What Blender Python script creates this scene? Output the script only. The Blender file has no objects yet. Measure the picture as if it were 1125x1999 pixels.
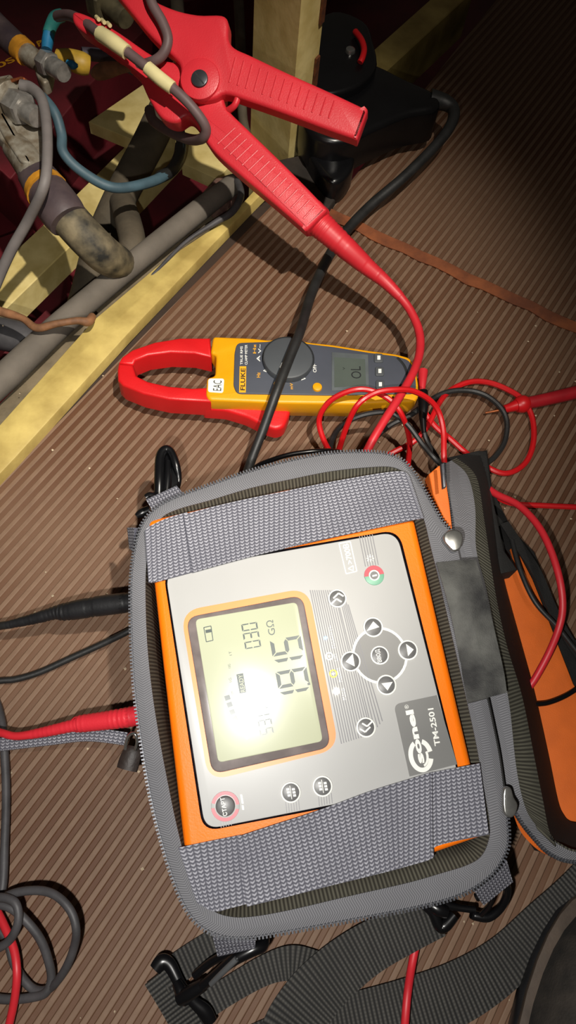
import bpy, bmesh, math, random
from mathutils import Vector, Matrix
from mathutils.geometry import tessellate_polygon
random.seed(7)
scene = bpy.context.scene
COL = scene.collection

# ------------------------------------------------------------------ camera
IW, IH, F = 1125.0, 1999.0, 1444.0
CAMH = 0.517
NADIR = (450.0, 1660.0)
_D = Vector(((NADIR[0]-IW/2)/F, (NADIR[1]-IH/2)/F, 1.0)).normalized()   # straight down, in camera axes (x right, y down, z forward)
_Z = -_D
_Y = (Vector((0, 0, 1)) - _D*_D.z).normalized()
_X = _Y.cross(_Z)
R_cw = Matrix((_X, _Y, _Z))                # camera axes -> world axes
CAM = Vector((0, 0, CAMH))
cam_d = bpy.data.cameras.new('camera')
cam = bpy.data.objects.new('camera', cam_d)
COL.objects.link(cam)
cam_d.sensor_fit = 'VERTICAL'
cam_d.sensor_height = 36.0
cam_d.lens = 36.0*F/IH
cam_d.clip_start = 0.01
ax = R_cw @ Vector((1, 0, 0)); ay = R_cw @ Vector((0, -1, 0)); az = R_cw @ Vector((0, 0, -1))
m = Matrix((ax, ay, az)).transposed().to_4x4()
m.translation = CAM
cam.matrix_world = m
scene.camera = cam

# ------------------------------------------------------------------ world, lights, exposure
w = bpy.data.worlds.new('world')
scene.world = w
w.use_nodes = True
w.node_tree.nodes['Background'].inputs[0].default_value = (1.0, 0.86, 0.70, 1)
w.node_tree.nodes['Background'].inputs[1].default_value = 0.03

def spot(name, off, aim_px, power, radius, angle, blend, color):
    l = bpy.data.lights.new(name, 'SPOT')
    l.energy = power
    l.shadow_soft_size = radius
    l.spot_size = math.radians(angle)
    l.spot_blend = blend
    l.color = color
    o = bpy.data.objects.new(name, l)
    COL.objects.link(o)
    o.location = CAM + ax*off[0] + ay*off[1] + az*off[2]
    tgt = ray_floor(*aim_px)
    o.rotation_euler = (tgt - o.location).to_track_quat('-Z', 'Y').to_euler()
    return o

def ray(u, v):
    return R_cw @ Vector(((u-IW/2)/F, (v-IH/2)/F, 1.0))

def P(u, v, z=0.0):
    d = ray(u, v)
    return CAM + d*((z-CAMH)/d.z)

def ray_floor(u, v):
    return P(u, v, 0.0)

def depth(p):
    return (p-CAM).dot(-az)

# the phone's own flash, just beside the lens, and the torch on the head of the person leaning over the work
spot('phone_flash_offscreen', (-0.025, -0.035, 0.0), (400, 1520), 9.2, 0.004, 112, 1.0, (1.0, 0.97, 0.92))
_cl = P(388, 152, 0.13)
_to = (CAM + ax*0.10 + ay*0.31 - _cl)*1.9 + _cl - CAM
spot('head_torch_offscreen', (_to.dot(ax), _to.dot(ay), _to.dot(az)), (290, 620), 62.0, 0.011, 40, 1.0, (1.0, 0.93, 0.82))

scene.view_settings.view_transform = 'Standard'
scene.view_settings.look = 'None'
scene.view_settings.gamma = 1.0
scene.view_settings.exposure = 0.0
scene.view_settings.use_curve_mapping = False

# ------------------------------------------------------------------ materials
def lin(c):
    return tuple((x/12.92 if x <= 0.04045 else ((x+0.055)/1.055)**2.4) for x in (q/255.0 for q in c))

MATS = {}
def mat(name, rgb, rough=0.5, metal=0.0, var=0.12, scale=60.0, bump=0.0, bscale=300.0, rgb2=None, coat=0.0, emit=0.0, spec=0.5):
    if name in MATS:
        return MATS[name]
    mt = bpy.data.materials.new(name)
    mt.use_nodes = True
    nt = mt.node_tree
    b = nt.nodes['Principled BSDF']
    b.inputs['Roughness'].default_value = rough
    b.inputs['Metallic'].default_value = metal
    b.inputs['Specular IOR Level'].default_value = spec
    b.inputs['Coat Weight'].default_value = coat
    c1 = lin(rgb)
    c2 = lin(rgb2) if rgb2 else tuple(x*(1-var*2) for x in c1)
    tc = nt.nodes.new('ShaderNodeTexCoord')
    nz = nt.nodes.new('ShaderNodeTexNoise')
    nz.inputs['Scale'].default_value = scale
    nz.inputs['Detail'].default_value = 5
    nt.links.new(tc.outputs['Object'], nz.inputs['Vector'])
    cr = nt.nodes.new('ShaderNodeValToRGB')
    cr.color_ramp.elements[0].position = 0.35
    cr.color_ramp.elements[1].position = 0.65
    cr.color_ramp.elements[0].color = (*c2, 1)
    cr.color_ramp.elements[1].color = (*c1, 1)
    nt.links.new(nz.outputs['Fac'], cr.inputs['Fac'])
    nt.links.new(cr.outputs['Color'], b.inputs['Base Color'])
    if bump > 0:
        n2 = nt.nodes.new('ShaderNodeTexNoise')
        n2.inputs['Scale'].default_value = bscale
        n2.inputs['Detail'].default_value = 3
        nt.links.new(tc.outputs['Object'], n2.inputs['Vector'])
        bp = nt.nodes.new('ShaderNodeBump')
        bp.inputs['Strength'].default_value = bump
        bp.inputs['Distance'].default_value = 0.001
        nt.links.new(n2.outputs['Fac'], bp.inputs['Height'])
        nt.links.new(bp.outputs['Normal'], b.inputs['Normal'])
    if emit > 0:
        b.inputs['Emission Color'].default_value = (*c1, 1)
        b.inputs['Emission Strength'].default_value = emit
    MATS[name] = mt
    return mt

class N:
    """small helper for maths nodes"""
    def __init__(s, nt): s.nt = nt
    def m(s, op, a, b=None, c=None):
        n = s.nt.nodes.new('ShaderNodeMath'); n.operation = op
        for i, x in enumerate((a, b, c)):
            if x is None: continue
            if isinstance(x, (int, float)): n.inputs[i].default_value = x
            else: s.nt.links.new(x, n.inputs[i])
        return n.outputs[0]

def weave(name, rgb_hi, rgb_lo, pu, pv, slope, mode, rough=0.75, bump=0.6):
    """woven band: UV in metres (u along, v across). mode 'knit': columns across the band with chevrons; 'herring': chevron stripes; 'rib': ribs across"""
    mt = bpy.data.materials.new(name); mt.use_nodes = True
    nt = mt.node_tree; b = nt.nodes['Principled BSDF']; k = N(nt)
    b.inputs['Roughness'].default_value = rough
    b.inputs['Specular IOR Level'].default_value = 0.3
    uv = nt.nodes.new('ShaderNodeUVMap')
    sx = nt.nodes.new('ShaderNodeSeparateXYZ'); nt.links.new(uv.outputs[0], sx.inputs[0])
    u, v = sx.outputs[0], sx.outputs[1]
    if mode == 'knit':
        a = k.m('FRACT', k.m('DIVIDE', u, pu))
        tri = k.m('ABSOLUTE', k.m('SUBTRACT', a, 0.5))
        ph = k.m('ADD', k.m('DIVIDE', v, pv), k.m('MULTIPLY', tri, slope))
        s1 = k.m('ADD', k.m('MULTIPLY', k.m('SINE', k.m('MULTIPLY', ph, 6.2832)), 0.5), 0.5)
        col = k.m('SUBTRACT', 1.0, k.m('POWER', k.m('MULTIPLY', tri, 2.0), 3.0))
        h = k.m('MULTIPLY', s1, col)
    elif mode == 'herring':
        a = k.m('FRACT', k.m('DIVIDE', v, pv))
        tri = k.m('ABSOLUTE', k.m('SUBTRACT', a, 0.5))
        ph = k.m('ADD', k.m('DIVIDE', u, pu), k.m('MULTIPLY', tri, slope))
        h = k.m('ADD', k.m('MULTIPLY', k.m('SINE', k.m('MULTIPLY', ph, 6.2832)), 0.5), 0.5)
    else:
        h1 = k.m('ADD', k.m('MULTIPLY', k.m('SINE', k.m('MULTIPLY', k.m('DIVIDE', u, pu), 6.2832)), 0.5), 0.5)
        h2 = k.m('ADD', k.m('MULTIPLY', k.m('SINE', k.m('MULTIPLY', k.m('DIVIDE', v, pv), 6.2832)), 0.5), 0.5)
        h = k.m('MULTIPLY', h1, k.m('ADD', 0.65, k.m('MULTIPLY', h2, 0.35)))
    tc = nt.nodes.new('ShaderNodeTexCoord')
    nz = nt.nodes.new('ShaderNodeTexNoise'); nz.inputs['Scale'].default_value = 45; nz.inputs['Detail'].default_value = 4
    nt.links.new(tc.outputs['Object'], nz.inputs['Vector'])
    fac = k.m('MULTIPLY', h, k.m('ADD', 0.6, k.m('MULTIPLY', nz.outputs['Fac'], 0.7)))
    mx = nt.nodes.new('ShaderNodeMix'); mx.data_type = 'RGBA'
    mx.inputs[6].default_value = (*lin(rgb_lo), 1); mx.inputs[7].default_value = (*lin(rgb_hi), 1)
    nt.links.new(fac, mx.inputs[0]); nt.links.new(mx.outputs[2], b.inputs['Base Color'])
    bp = nt.nodes.new('ShaderNodeBump'); bp.inputs['Strength'].default_value = bump; bp.inputs['Distance'].default_value = 0.0006
    nt.links.new(h, bp.inputs['Height']); nt.links.new(bp.outputs['Normal'], b.inputs['Normal'])
    return mt

# ------------------------------------------------------------------ object helpers
def worldloc(o):
    p = Vector((0, 0, 0))
    while o is not None:
        p = p + o.location
        o = o.parent
    return p

def tag(o, label=None, cat=None, group=None, kind=None):
    if label: o['label'] = label
    if cat: o['category'] = cat
    if group: o['group'] = group
    if kind: o['kind'] = kind
    return o

def thing(name, label, cat, loc, group=None):
    o = bpy.data.objects.new(name, None)
    o.empty_display_size = 0.02
    COL.objects.link(o)
    o.location = loc
    return tag(o, label, cat, group)

def mesh(name, vs, fs, mt, parent=None, smooth=True, uvs=None, angle=38, label=None):
    """vs in world coordinates; the object sits at its parent's origin, or at its own base when top-level"""
    vs = [Vector(v) for v in vs]
    if parent is not None:
        org = worldloc(parent); loc = Vector((0, 0, 0))
    else:
        n = len(vs)
        org = Vector((sum(v.x for v in vs)/n, sum(v.y for v in vs)/n, min(v.z for v in vs))); loc = org
    me = bpy.data.meshes.new(name)
    me.from_pydata([v-org for v in vs], [], fs)
    if uvs:
        ul = me.uv_layers.new(name='UVMap')
        for l in me.loops:
            ul.data[l.index].uv = uvs[l.vertex_index]
    me.materials.append(mt)
    bm = bmesh.new(); bm.from_mesh(me)
    bmesh.ops.recalc_face_normals(bm, faces=bm.faces)
    bm.to_mesh(me); bm.free()
    if smooth:
        me.polygons.foreach_set('use_smooth', [True]*len(me.polygons))
        me.set_sharp_from_angle(angle=math.radians(angle))
    me.update()
    o = bpy.data.objects.new(name, me)
    COL.objects.link(o)
    o.location = loc
    if parent is not None: o.parent = parent
    if label: o['label'] = label
    return o

def crom(pts, n=8, closed=False):
    """Catmull-Rom through points of any length"""
    out = []
    N_ = len(pts)
    rng = range(N_ if closed else N_-1)
    g = (lambda i: pts[i % N_]) if closed else (lambda i: pts[max(0, min(N_-1, i))])
    for i in rng:
        p0, p1, p2, p3 = g(i-1), g(i), g(i+1), g(i+2)
        for k in range(n):
            t = k/n; t2 = t*t; t3 = t2*t
            out.append(tuple(0.5*((2*b)+(c-a)*t+(2*a-5*b+4*c-d)*t2+(3*b-a-3*c+d)*t3) for a, b, c, d in zip(p0, p1, p2, p3)))
    if not closed: out.append(tuple(pts[-1]))
    return out

def tube_geo(pts, rad, seg=10, closed=False, flat=1.0, up=None):
    """pts world Vectors, rad list of radii -> verts, faces"""
    n = len(pts); vs = []; fs = []
    T = []
    for i in range(n):
        a = pts[(i-1) % n] if closed else pts[max(0, i-1)]
        b = pts[(i+1) % n] if closed else pts[min(n-1, i+1)]
        t = (b-a)
        T.append(t.normalized() if t.length > 1e-9 else Vector((1, 0, 0)))
    ref = Vector(up) if up is not None else Vector((0, 0, 1))
    if abs(T[0].dot(ref)) > 0.9: ref = Vector((0, 1, 0))
    nrm = (ref - T[0]*ref.dot(T[0])).normalized()
    for i in range(n):
        if up is not None:
            q = Vector(up) - T[i]*Vector(up).dot(T[i])
        else:
            q = nrm - T[i]*nrm.dot(T[i])
        if q.length > 1e-6: nrm = q.normalized()
        bn = T[i].cross(nrm)
        for k in range(seg):
            a = 2*math.pi*k/seg
            vs.append(pts[i] + (nrm*(math.cos(a)*flat) + bn*math.sin(a))*rad[i])
    for i in range(n if closed else n-1):
        j = (i+1) % n
        for k in range(seg):
            k2 = (k+1) % seg
            fs.append((i*seg+k, i*seg+k2, j*seg+k2, j*seg+k))
    if not closed:
        fs.append(tuple(range(seg))[::-1]); fs.append(tuple((n-1)*seg+k for k in range(seg)))
    return vs, fs

def pxr(p, r):
    return r*depth(p)/F

def cable(name, uvz, r, mt, parent=None, seg=10, n=7, closed=False, flat=1.0, plane=None, up=None, lab=None):
    """uvz: (u, v, height[, radius px]); r px default"""
    q = [(a[0], a[1], a[2], a[3] if len(a) > 3 else r) for a in uvz]
    c = crom(q, n, closed) if n > 1 else q
    pts = [P(a[0], a[1], a[2]) if plane is None else plane.px(a[0], a[1], a[2]) for a in c]
    rad = [pxr(p, a[3]) for p, a in zip(pts, c)]
    vs, fs = tube_geo(pts, rad, seg, closed, flat, up)
    return mesh(name, vs, fs, mt, parent, label=lab)

def ribbed(name, uvz, mt, parent, amp=0.10, per=6.0, n=40, seg=14, plane=None):
    """a strain relief: radius px modulated along its length"""
    c = crom(uvz, n)
    pts = [P(a[0], a[1], a[2]) if plane is None else plane.px(a[0], a[1], a[2]) for a in c]
    rad = []; s = 0.0
    for i, (p, a) in enumerate(zip(pts, c)):
        if i: s += math.hypot(a[0]-c[i-1][0], a[1]-c[i-1][1])
        rad.append(pxr(p, a[3])*(1 - amp*(1 if (s/per) % 1.0 > 0.62 else 0)))
    vs, fs = tube_geo(pts, rad, seg)
    return mesh(name, vs, fs, mt, parent, angle=60)

class Plane:
    def __init__(s, org, nrm, xdir=None):
        s.o = Vector(org); s.n = Vector(nrm).normalized()
        x = Vector(xdir) if xdir is not None else ax
        s.x = (x - s.n*x.dot(s.n)).normalized()
        s.y = s.n.cross(s.x)
    def px(s, u, v, h=0.0):
        d = ray(u, v)
        o = s.o + s.n*h
        t = (o-CAM).dot(s.n)/d.dot(s.n)
        return CAM + d*t
    def loc(s, p):
        d = p - s.o
        return (d.dot(s.x), d.dot(s.y))
    def at(s, xy, h=0.0):
        return s.o + s.x*xy[0] + s.y*xy[1] + s.n*h

def hplane(z):
    return Plane((0, 0, z), (0, 0, 1))

def fillet(pts, r, n=5):
    """round every corner of a pixel polygon; r a number or a list"""
    out = []
    m_ = len(pts)
    for i in range(m_):
        a = Vector(pts[i-1]); b = Vector(pts[i]); c = Vector(pts[(i+1) % m_])
        rr = r[i] if isinstance(r, (list, tuple)) else r
        if rr <= 0: out.append(tuple(b)); continue
        d1 = min(rr, (a-b).length*0.48); d2 = min(rr, (c-b).length*0.48)
        p1 = b + (a-b).normalized()*d1; p2 = b + (c-b).normalized()*d2
        for k in range(n+1):
            t = k/n
            out.append(tuple(p1*(1-t)**2 + b*2*t*(1-t) + p2*t*t))
    return out

def offset2(poly, d):
    """inward offset of a 2-D polygon (vertex by vertex)"""
    n = len(poly)
    A = sum(poly[i][0]*poly[(i+1) % n][1]-poly[(i+1) % n][0]*poly[i][1] for i in range(n))
    sg = 1 if A > 0 else -1
    out = []
    for i in range(n):
        a = Vector(poly[i-1]); b = Vector(poly[i]); c = Vector(poly[(i+1) % n])
        e1 = b-a; e2 = c-b
        if e1.length < 1e-9: e1 = e2
        if e2.length < 1e-9: e2 = e1
        e1 = e1.normalized(); e2 = e2.normalized()
        n1 = Vector((-e1.y, e1.x))*sg; n2 = Vector((-e2.y, e2.x))*sg
        q = n1+n2
        if q.length < 1e-6: q = n1.copy()
        q = q.normalized()
        k = max(0.45, q.dot(n1))
        out.append(tuple(b + q*(d/k)))
    return out

def prism_geo(pl, pix, h0, h1, bev=0.0, base_in=0.0, steps=3, top_at=None):
    """pixel outline seen at height h1 over plane pl, going down to h0"""
    poly = [pl.loc(pl.px(u, v, h1 if top_at is None else top_at)) for u, v in pix]
    rings = []
    if base_in:
        rings.append((base_in, h0)); rings.append((base_in*0.25, h0+(h1-h0)*0.35)); rings.append((0, h0+(h1-h0)*0.65))
    else:
        rings.append((0, h0))
    if bev > 0:
        for k in range(steps+1):
            a = math.pi/2*k/steps
            rings.append((bev*(1-math.cos(a)), h1-bev*(1-math.sin(a))))
    else:
        rings.append((0, h1))
    vs = []; fs = []; n = len(poly)
    for d, h in rings:
        pp = offset2(poly, d) if abs(d) > 1e-9 else poly
        vs += [pl.at(q, h) for q in pp]
    for r in range(len(rings)-1):
        for i in range(n):
            j = (i+1) % n
            fs.append((r*n+i, r*n+j, (r+1)*n+j, (r+1)*n+i))
    fs.append(tuple(range(n))[::-1])
    fs.append(tuple((len(rings)-1)*n+i for i in range(n)))
    return vs, fs

def prism(name, pl, pix, h0, h1, mt, parent=None, bev=0.0, base_in=0.0, label=None, steps=3, angle=38, top_at=None):
    vs, fs = prism_geo(pl, pix, h0, h1, bev, base_in, steps, top_at)
    return mesh(name, vs, fs, mt, parent, label=label, angle=angle)

def circ(u, v, r, n=24, ry=None):
    return [(u+r*math.cos(2*math.pi*i/n), v+(ry or r)*math.sin(2*math.pi*i/n)) for i in range(n)]

def disc_geo(pl, u, v, rpx, h0, h1, n=28, bev=0.0, h_at=None):
    """a true circle on the plane round a pixel; radius in px at that place"""
    c = pl.px(u, v, h1); cx = pl.loc(c); r = pxr(c, rpx)
    poly = [(cx[0]+r*math.cos(2*math.pi*i/n), cx[1]+r*math.sin(2*math.pi*i/n)) for i in range(n)]
    rings = [(0, h0)]
    if bev > 0:
        rings += [(0, h1-bev), (bev*0.3, h1-bev*0.3), (bev, h1)]
    else:
        rings += [(0, h1)]
    vs = []; fs = []
    for d, h in rings:
        vs += [pl.at(q, h) for q in (offset2(poly, d) if d else poly)]
    for k in range(len(rings)-1):
        for i in range(n):
            j = (i+1) % n
            fs.append((k*n+i, k*n+j, (k+1)*n+j, (k+1)*n+i))
    fs.append(tuple(range(n))[::-1]); fs.append(tuple((len(rings)-1)*n+i for i in range(n)))
    return vs, fs

def disc(name, pl, u, v, rpx, h0, h1, mt, parent, n=28, bev=0.0, label=None):
    vs, fs = disc_geo(pl, u, v, rpx, h0, h1, n, bev)
    return mesh(name, vs, fs, mt, parent, label=label)

def ring(name, pl, u, v, r0, r1, h0, h1, mt, parent, a0=0.0, a1=360.0, n=36, label=None):
    """flat ring or arc on a plane; angles in degrees, counter-clockwise seen from above"""
    c = pl.px(u, v, h1); cx = pl.loc(c); ra = pxr(c, r0); rb = pxr(c, r1)
    full = abs(a1-a0) >= 359.9
    m_ = n if full else n+1
    vs = []; fs = []
    for i in range(m_):
        a = math.radians(a0+(a1-a0)*i/n)
        for r, h in ((ra, h0), (rb, h0), (rb, h1), (ra, h1)):
            vs.append(pl.at((cx[0]+r*math.cos(a), cx[1]+r*math.sin(a)), h))
    for i in range(n):
        j = (i+1) % m_
        for k in range(4):
            k2 = (k+1) % 4
            fs.append((i*4+k, i*4+k2, j*4+k2, j*4+k))
    if not full:
        fs.append((0, 1, 2, 3)); fs.append(tuple((m_-1)*4+k for k in range(4)))
    return mesh(name, vs, fs, mt, parent, label=label)

def merge(parts):
    vs = []; fs = []
    for v, f in parts:
        o = len(vs); vs += list(v); fs += [tuple(i+o for i in q) for q in f]
    return vs, fs

def strip(name, A, B, mt, parent=None, thick=0.0012, label=None, uvscale=1.0):
    """band between two world polylines of equal count (A left, B right), given thickness, UV in metres"""
    n = len(A); vs = []; fs = []; uv = []
    s = 0.0
    for i in range(n):
        if i: s += ((A[i]+B[i])*0.5-(A[i-1]+B[i-1])*0.5).length
        a = A[max(0, i-1)]; b = A[min(n-1, i+1)]
        nn = (b-a).cross(B[i]-A[i])
        nn = nn.normalized() if nn.length > 1e-12 else Vector((0, 0, 1))
        if nn.z < 0 and thick > 0: nn = -nn
        wd = (B[i]-A[i]).length
        vs += [A[i], B[i], B[i]-nn*thick, A[i]-nn*thick]
        uv += [(s, 0), (s, wd), (s, wd), (s, 0)]
    for i in range(n-1):
        for k in range(4):
            k2 = (k+1) % 4
            fs.append((i*4+k, i*4+k2, (i+1)*4+k2, (i+1)*4+k))
    fs.append((0, 1, 2, 3)); fs.append(tuple((n-1)*4+k for k in range(4)))
    return mesh(name, vs, fs, mt, parent, uvs=uv, label=label)

def band(name, uvz, wpx, mt, parent=None, thick=0.0016, n=8, across=None, label=None):
    """webbing laid along a pixel centre line (u, v, z[, width px]); stays level across"""
    q = [(a[0], a[1], a[2], a[3] if len(a) > 3 else wpx) for a in uvz]
    c = crom(q, n)
    pts = [P(a[0], a[1], a[2]) for a in c]
    A = []; B = []
    for i, p in enumerate(pts):
        t = pts[min(len(pts)-1, i+1)]-pts[max(0, i-1)]
        t.z = 0
        s = Vector((-t.y, t.x, 0)).normalized()
        hw = pxr(p, c[i][3])*0.5
        A.append(p+s*hw); B.append(p-s*hw)
    return strip(name, A, B, mt, parent, thick, label)

def text(name, s, pl, p0, p1, hpx, h, mt, parent, bold=0.0, thick=0.00008, shear=0.0):
    """flat print: fits string s between pixel p0 (left end of baseline) and p1 (right end), cap height hpx, lying h over the plane"""
    cu = bpy.data.curves.new(name, 'FONT')
    cu.body = s
    cu.offset = bold
    cu.resolution_u = 3
    cu.shear = shear
    o = bpy.data.objects.new(name, cu)
    COL.objects.link(o)
    dg = bpy.context.evaluated_depsgraph_get()
    me = bpy.data.meshes.new_from_object(o.evaluated_get(dg))
    bpy.data.objects.remove(o); bpy.data.curves.remove(cu)
    V = [v.co.copy() for v in me.vertices]; Fc = [tuple(p.vertices) for p in me.polygons]
    bpy.data.meshes.remove(me)
    x0 = min(v.x for v in V); x1 = max(v.x for v in V)
    A = pl.px(p0[0], p0[1], h); B = pl.px(p1[0], p1[1], h)
    ex = (B-A); L = ex.length; ex = ex.normalized(); ey = pl.n.cross(ex)
    sx = L/max(1e-6, x1-x0); sy = pxr(A, hpx)/0.73
    vs = [A + ex*((v.x-x0)*sx) + ey*(v.y*sy) for v in V]
    return mesh(name, vs, Fc, mt, parent, smooth=False)

def pixline(a, b, t):
    return (a[0]+(b[0]-a[0])*t, a[1]+(b[1]-a[1])*t)

def quadmap(Q):
    """bilinear map of a pixel quad (tl, tr, br, bl): (s,t) in 0..1"""
    tl, tr, br, bl = Q
    return lambda s, t: pixline(pixline(tl, tr, s), pixline(bl, br, s), t)

def bar(name, a, b, wpx, z0, z1, mt, parent=None, bev=0.001, label=None):
    """a box section bar whose top centre line runs from pixel a to pixel b at height z1 (a[2]/b[2] may add height)"""
    pl = hplane(0)
    A = P(a[0], a[1], z1); B = P(b[0], b[1], z1)
    d = (B-A).normalized(); s = Vector((-d.y, d.x, 0)).normalized()
    hw = pxr((A+B)*0.5, wpx)*0.5
    poly = [A+s*hw, B+s*hw, B-s*hw, A-s*hw]
    vs = []; n = 4; fs = []
    poly2 = [(p.x, p.y) for p in poly]
    rings = [(0, z0), (0, z1-bev), (bev, z1)]
    for off, z in rings:
        vs += [Vector((q[0], q[1], z)) for q in offset2(poly2, off)] if off else [Vector((q[0], q[1], z)) for q in poly2]
    for r in range(2):
        for i in range(4):
            fs.append((r*4+i, r*4+(i+1) % 4, (r+1)*4+(i+1) % 4, (r+1)*4+i))
    fs.append((3, 2, 1, 0)); fs.append((8, 9, 10, 11))
    return mesh(name, vs, fs, mt, parent, label=label, smooth=False)

# ------------------------------------------------------------------ palette
M_rubber_black = mat('black_rubber', (30, 30, 32), 0.42, 0, 0.15, 80, 0.15, 500)
M_black_gloss = mat('black_plastic', (14, 14, 16), 0.28, 0, 0.1, 60)
M_cable_black = mat('black_cable', (38, 38, 38), 0.5, 0, 0.2, 70, 0.1, 400)
M_cable_grey = mat('dusty_grey_cable', (78, 76, 78), 0.55, 0, 0.2, 60, 0.1, 400)
M_red = mat('red_plastic', (212, 44, 56), 0.42, 0, 0.05, 40, 0.15, 900)
M_red_lead = mat('red_silicone_lead', (206, 40, 50), 0.45, 0, 0.06, 50)
M_red_thin = mat('red_thin_lead', (205, 22, 28), 0.38, 0, 0.06, 50)
M_jaw_red = mat('red_jaw_plastic', (212, 26, 30), 0.4, 0, 0.05, 40, 0.1, 900)
M_yellow = mat('yellow_plastic', (236, 164, 8), 0.45, 0, 0.05, 40, 0.1, 900)
M_meter_grey = mat('slate_grey_faceplate', (72, 76, 86), 0.5, 0, 0.06, 40)
M_dial = mat('dark_grey_dial', (74, 78, 82), 0.5, 0, 0.06, 40)
M_lcd_off = mat('dull_lcd', (84, 92, 86), 0.25, 0, 0.05, 40)
M_ink = mat('black_ink', (22, 26, 28), 0.6, 0, 0.02)
M_white = mat('white_print', (235, 235, 228), 0.5, 0, 0.02)
M_gold = mat('amber_print', (240, 170, 30), 0.5, 0, 0.02)
M_orange = mat('orange_housing', (255, 122, 4), 0.45, 0, 0.03, 30, 0.1, 900)
M_panel = mat('silver_panel', (172, 172, 170), 0.40, 0.0, 0.02, 20, spec=0.8)
M_panel_dark = mat('mid_grey_print', (112, 112, 110), 0.38, 0, 0.02)
M_line = mat('grey_line_print', (116, 116, 120), 0.4, 0, 0.02)
M_button = mat('grey_button', (98, 98, 98), 0.4, 0, 0.08, 200)
M_trim = mat('dark_chrome_trim', (62, 56, 66), 0.15, 0.9, 0.3, 200)
M_lcd = mat('pale_lcd', (184, 188, 160), 0.26, 0, 0.02, 20, spec=0.45, emit=0.04)
M_lcd_ink = mat('lcd_segment', (58, 72, 70), 0.3, 0, 0.02)
M_frame_grey = mat('clear_window_edge', (126, 116, 114), 0.2, 0.0, 0.15, 90, coat=0.5)
M_orange_print = mat('orange_print', (250, 140, 66), 0.4, 0, 0.02)
M_red_print = mat('red_print', (190, 36, 60), 0.4, 0, 0.02)
M_green_print = mat('green_print', (112, 168, 140), 0.4, 0, 0.02)
M_led_white = mat('led_lit', (255, 246, 214), 0.3, 0, 0.0, emit=6.0)
M_led_blue = mat('led_blue', (150, 190, 255), 0.3, 0, 0.0, emit=1.4)
M_led_yellow = mat('led_yellow_ring', (226, 214, 60), 0.4, 0, 0.0)
M_lining = weave('dark_ribbed_binding', (98, 96, 84), (44, 42, 36), 0.0021, 0.02, 1, 'rib')
M_tape = weave('grey_herringbone_tape', (128, 128, 132), (94, 94, 98), 0.0013, 0.0105, 4.6, 'herring')
M_web_grey = weave('grey_knit_webbing', (166, 166, 174), (72, 72, 82), 0.0030, 0.0019, 0.95, 'knit')
M_web_black = weave('black_webbing', (82, 80, 76), (24, 24, 24), 0.0026, 0.0018, 1, 'rib')
M_bag_out = mat('charcoal_bag_cloth', (56, 56, 58), 0.85, 0, 0.15, 200, 0.3, 1200)
M_black_cloth = mat('black_cloth', (22, 21, 20), 0.8, 0, 0.2, 150, 0.3, 900)
M_hinge = mat('worn_black_mesh', (90, 90, 86), 0.75, 0, 0.3, 45, 0.4, 1500, rgb2=(34, 34, 34))
M_orange_cloth = mat('orange_cloth', (228, 108, 30), 0.7, 0, 0.06, 60, 0.25, 1500)
M_teeth = mat('zip_teeth', (92, 94, 100), 0.35, 0.3, 0.2, 300)
M_chrome = mat('scratched_chrome', (200, 200, 196), 0.22, 0.9, 0.15, 200)
M_leather = mat('dark_brown_pull', (44, 34, 30), 0.55, 0, 0.2, 120, 0.2, 500)
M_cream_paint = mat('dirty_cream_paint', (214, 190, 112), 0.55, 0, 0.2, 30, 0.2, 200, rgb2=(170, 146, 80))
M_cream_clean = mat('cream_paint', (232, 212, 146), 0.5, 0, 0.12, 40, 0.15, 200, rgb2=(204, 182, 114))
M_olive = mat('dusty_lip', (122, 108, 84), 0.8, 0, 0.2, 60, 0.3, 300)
M_maroon = mat('maroon_paint', (112, 28, 38), 0.6, 0, 0.2, 14, 0.2, 150, rgb2=(80, 22, 28))
M_dark = mat('dark_brown_steel', (58, 50, 44), 0.8, 0, 0.3, 30, 0.3, 200)  # one dark brown tone, mottled at random
M_wire_brown = mat('brown_grey_wire', (104, 84, 84), 0.55, 0, 0.1, 60)
M_hose = mat('dusty_hose', (96, 86, 70), 0.8, 0, 0.2, 40, 0.2, 300)
M_wire_blue = mat('blue_grey_wire', (74, 100, 112), 0.55, 0, 0.15, 60)
M_wire_grey = mat('grey_wire', (124, 118, 116), 0.6, 0, 0.1, 60)
M_tag_cream = mat('cream_wire_sleeve', (226, 214, 160), 0.35, 0, 0.08, 60)
M_lug = mat('tinned_lug', (170, 164, 150), 0.5, 0.35, 0.25, 90, 0.4, 300, rgb2=(112, 96, 74))
M_bolt = mat('zinc_bolt', (186, 182, 176), 0.35, 0.6, 0.2, 150)
M_copper = mat('copper_strand', (190, 110, 66), 0.4, 0.6, 0.2, 150)
M_shrink = mat('brown_heat_shrink', (96, 82, 82), 0.55, 0, 0.3, 30, 0.2, 200, rgb2=(60, 50, 56))
M_amber_band = mat('amber_band', (218, 150, 44), 0.5, 0, 0.2, 80)
M_sooty_cable = mat('sooty_cable', (132, 120, 94), 0.7, 0, 0.4, 55, 0.3, 200, rgb2=(30, 30, 28))
M_teal = mat('teal_tape', (52, 136, 130), 0.45, 0, 0.15, 90)
M_blue = mat('blue_tape', (40, 128, 176), 0.45, 0, 0.15, 90)
M_yell_tape = mat('yellow_sleeve', (206, 166, 60), 0.5, 0, 0.15, 90)
M_rust_wire = mat('rusty_wire', (150, 104, 70), 0.7, 0, 0.25, 90)
M_shoe = mat('dark_suede', (52, 46, 40), 0.9, 0, 0.3, 60, 0.5, 700, rgb2=(26, 23, 20))
M_shoe_welt = mat('shoe_welt', (84, 70, 58), 0.7, 0, 0.2, 60, 0.2, 300)
M_slab = mat('floor_plate', (60, 44, 34), 0.8, 0, 0.2, 20, 0.2, 200)
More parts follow.
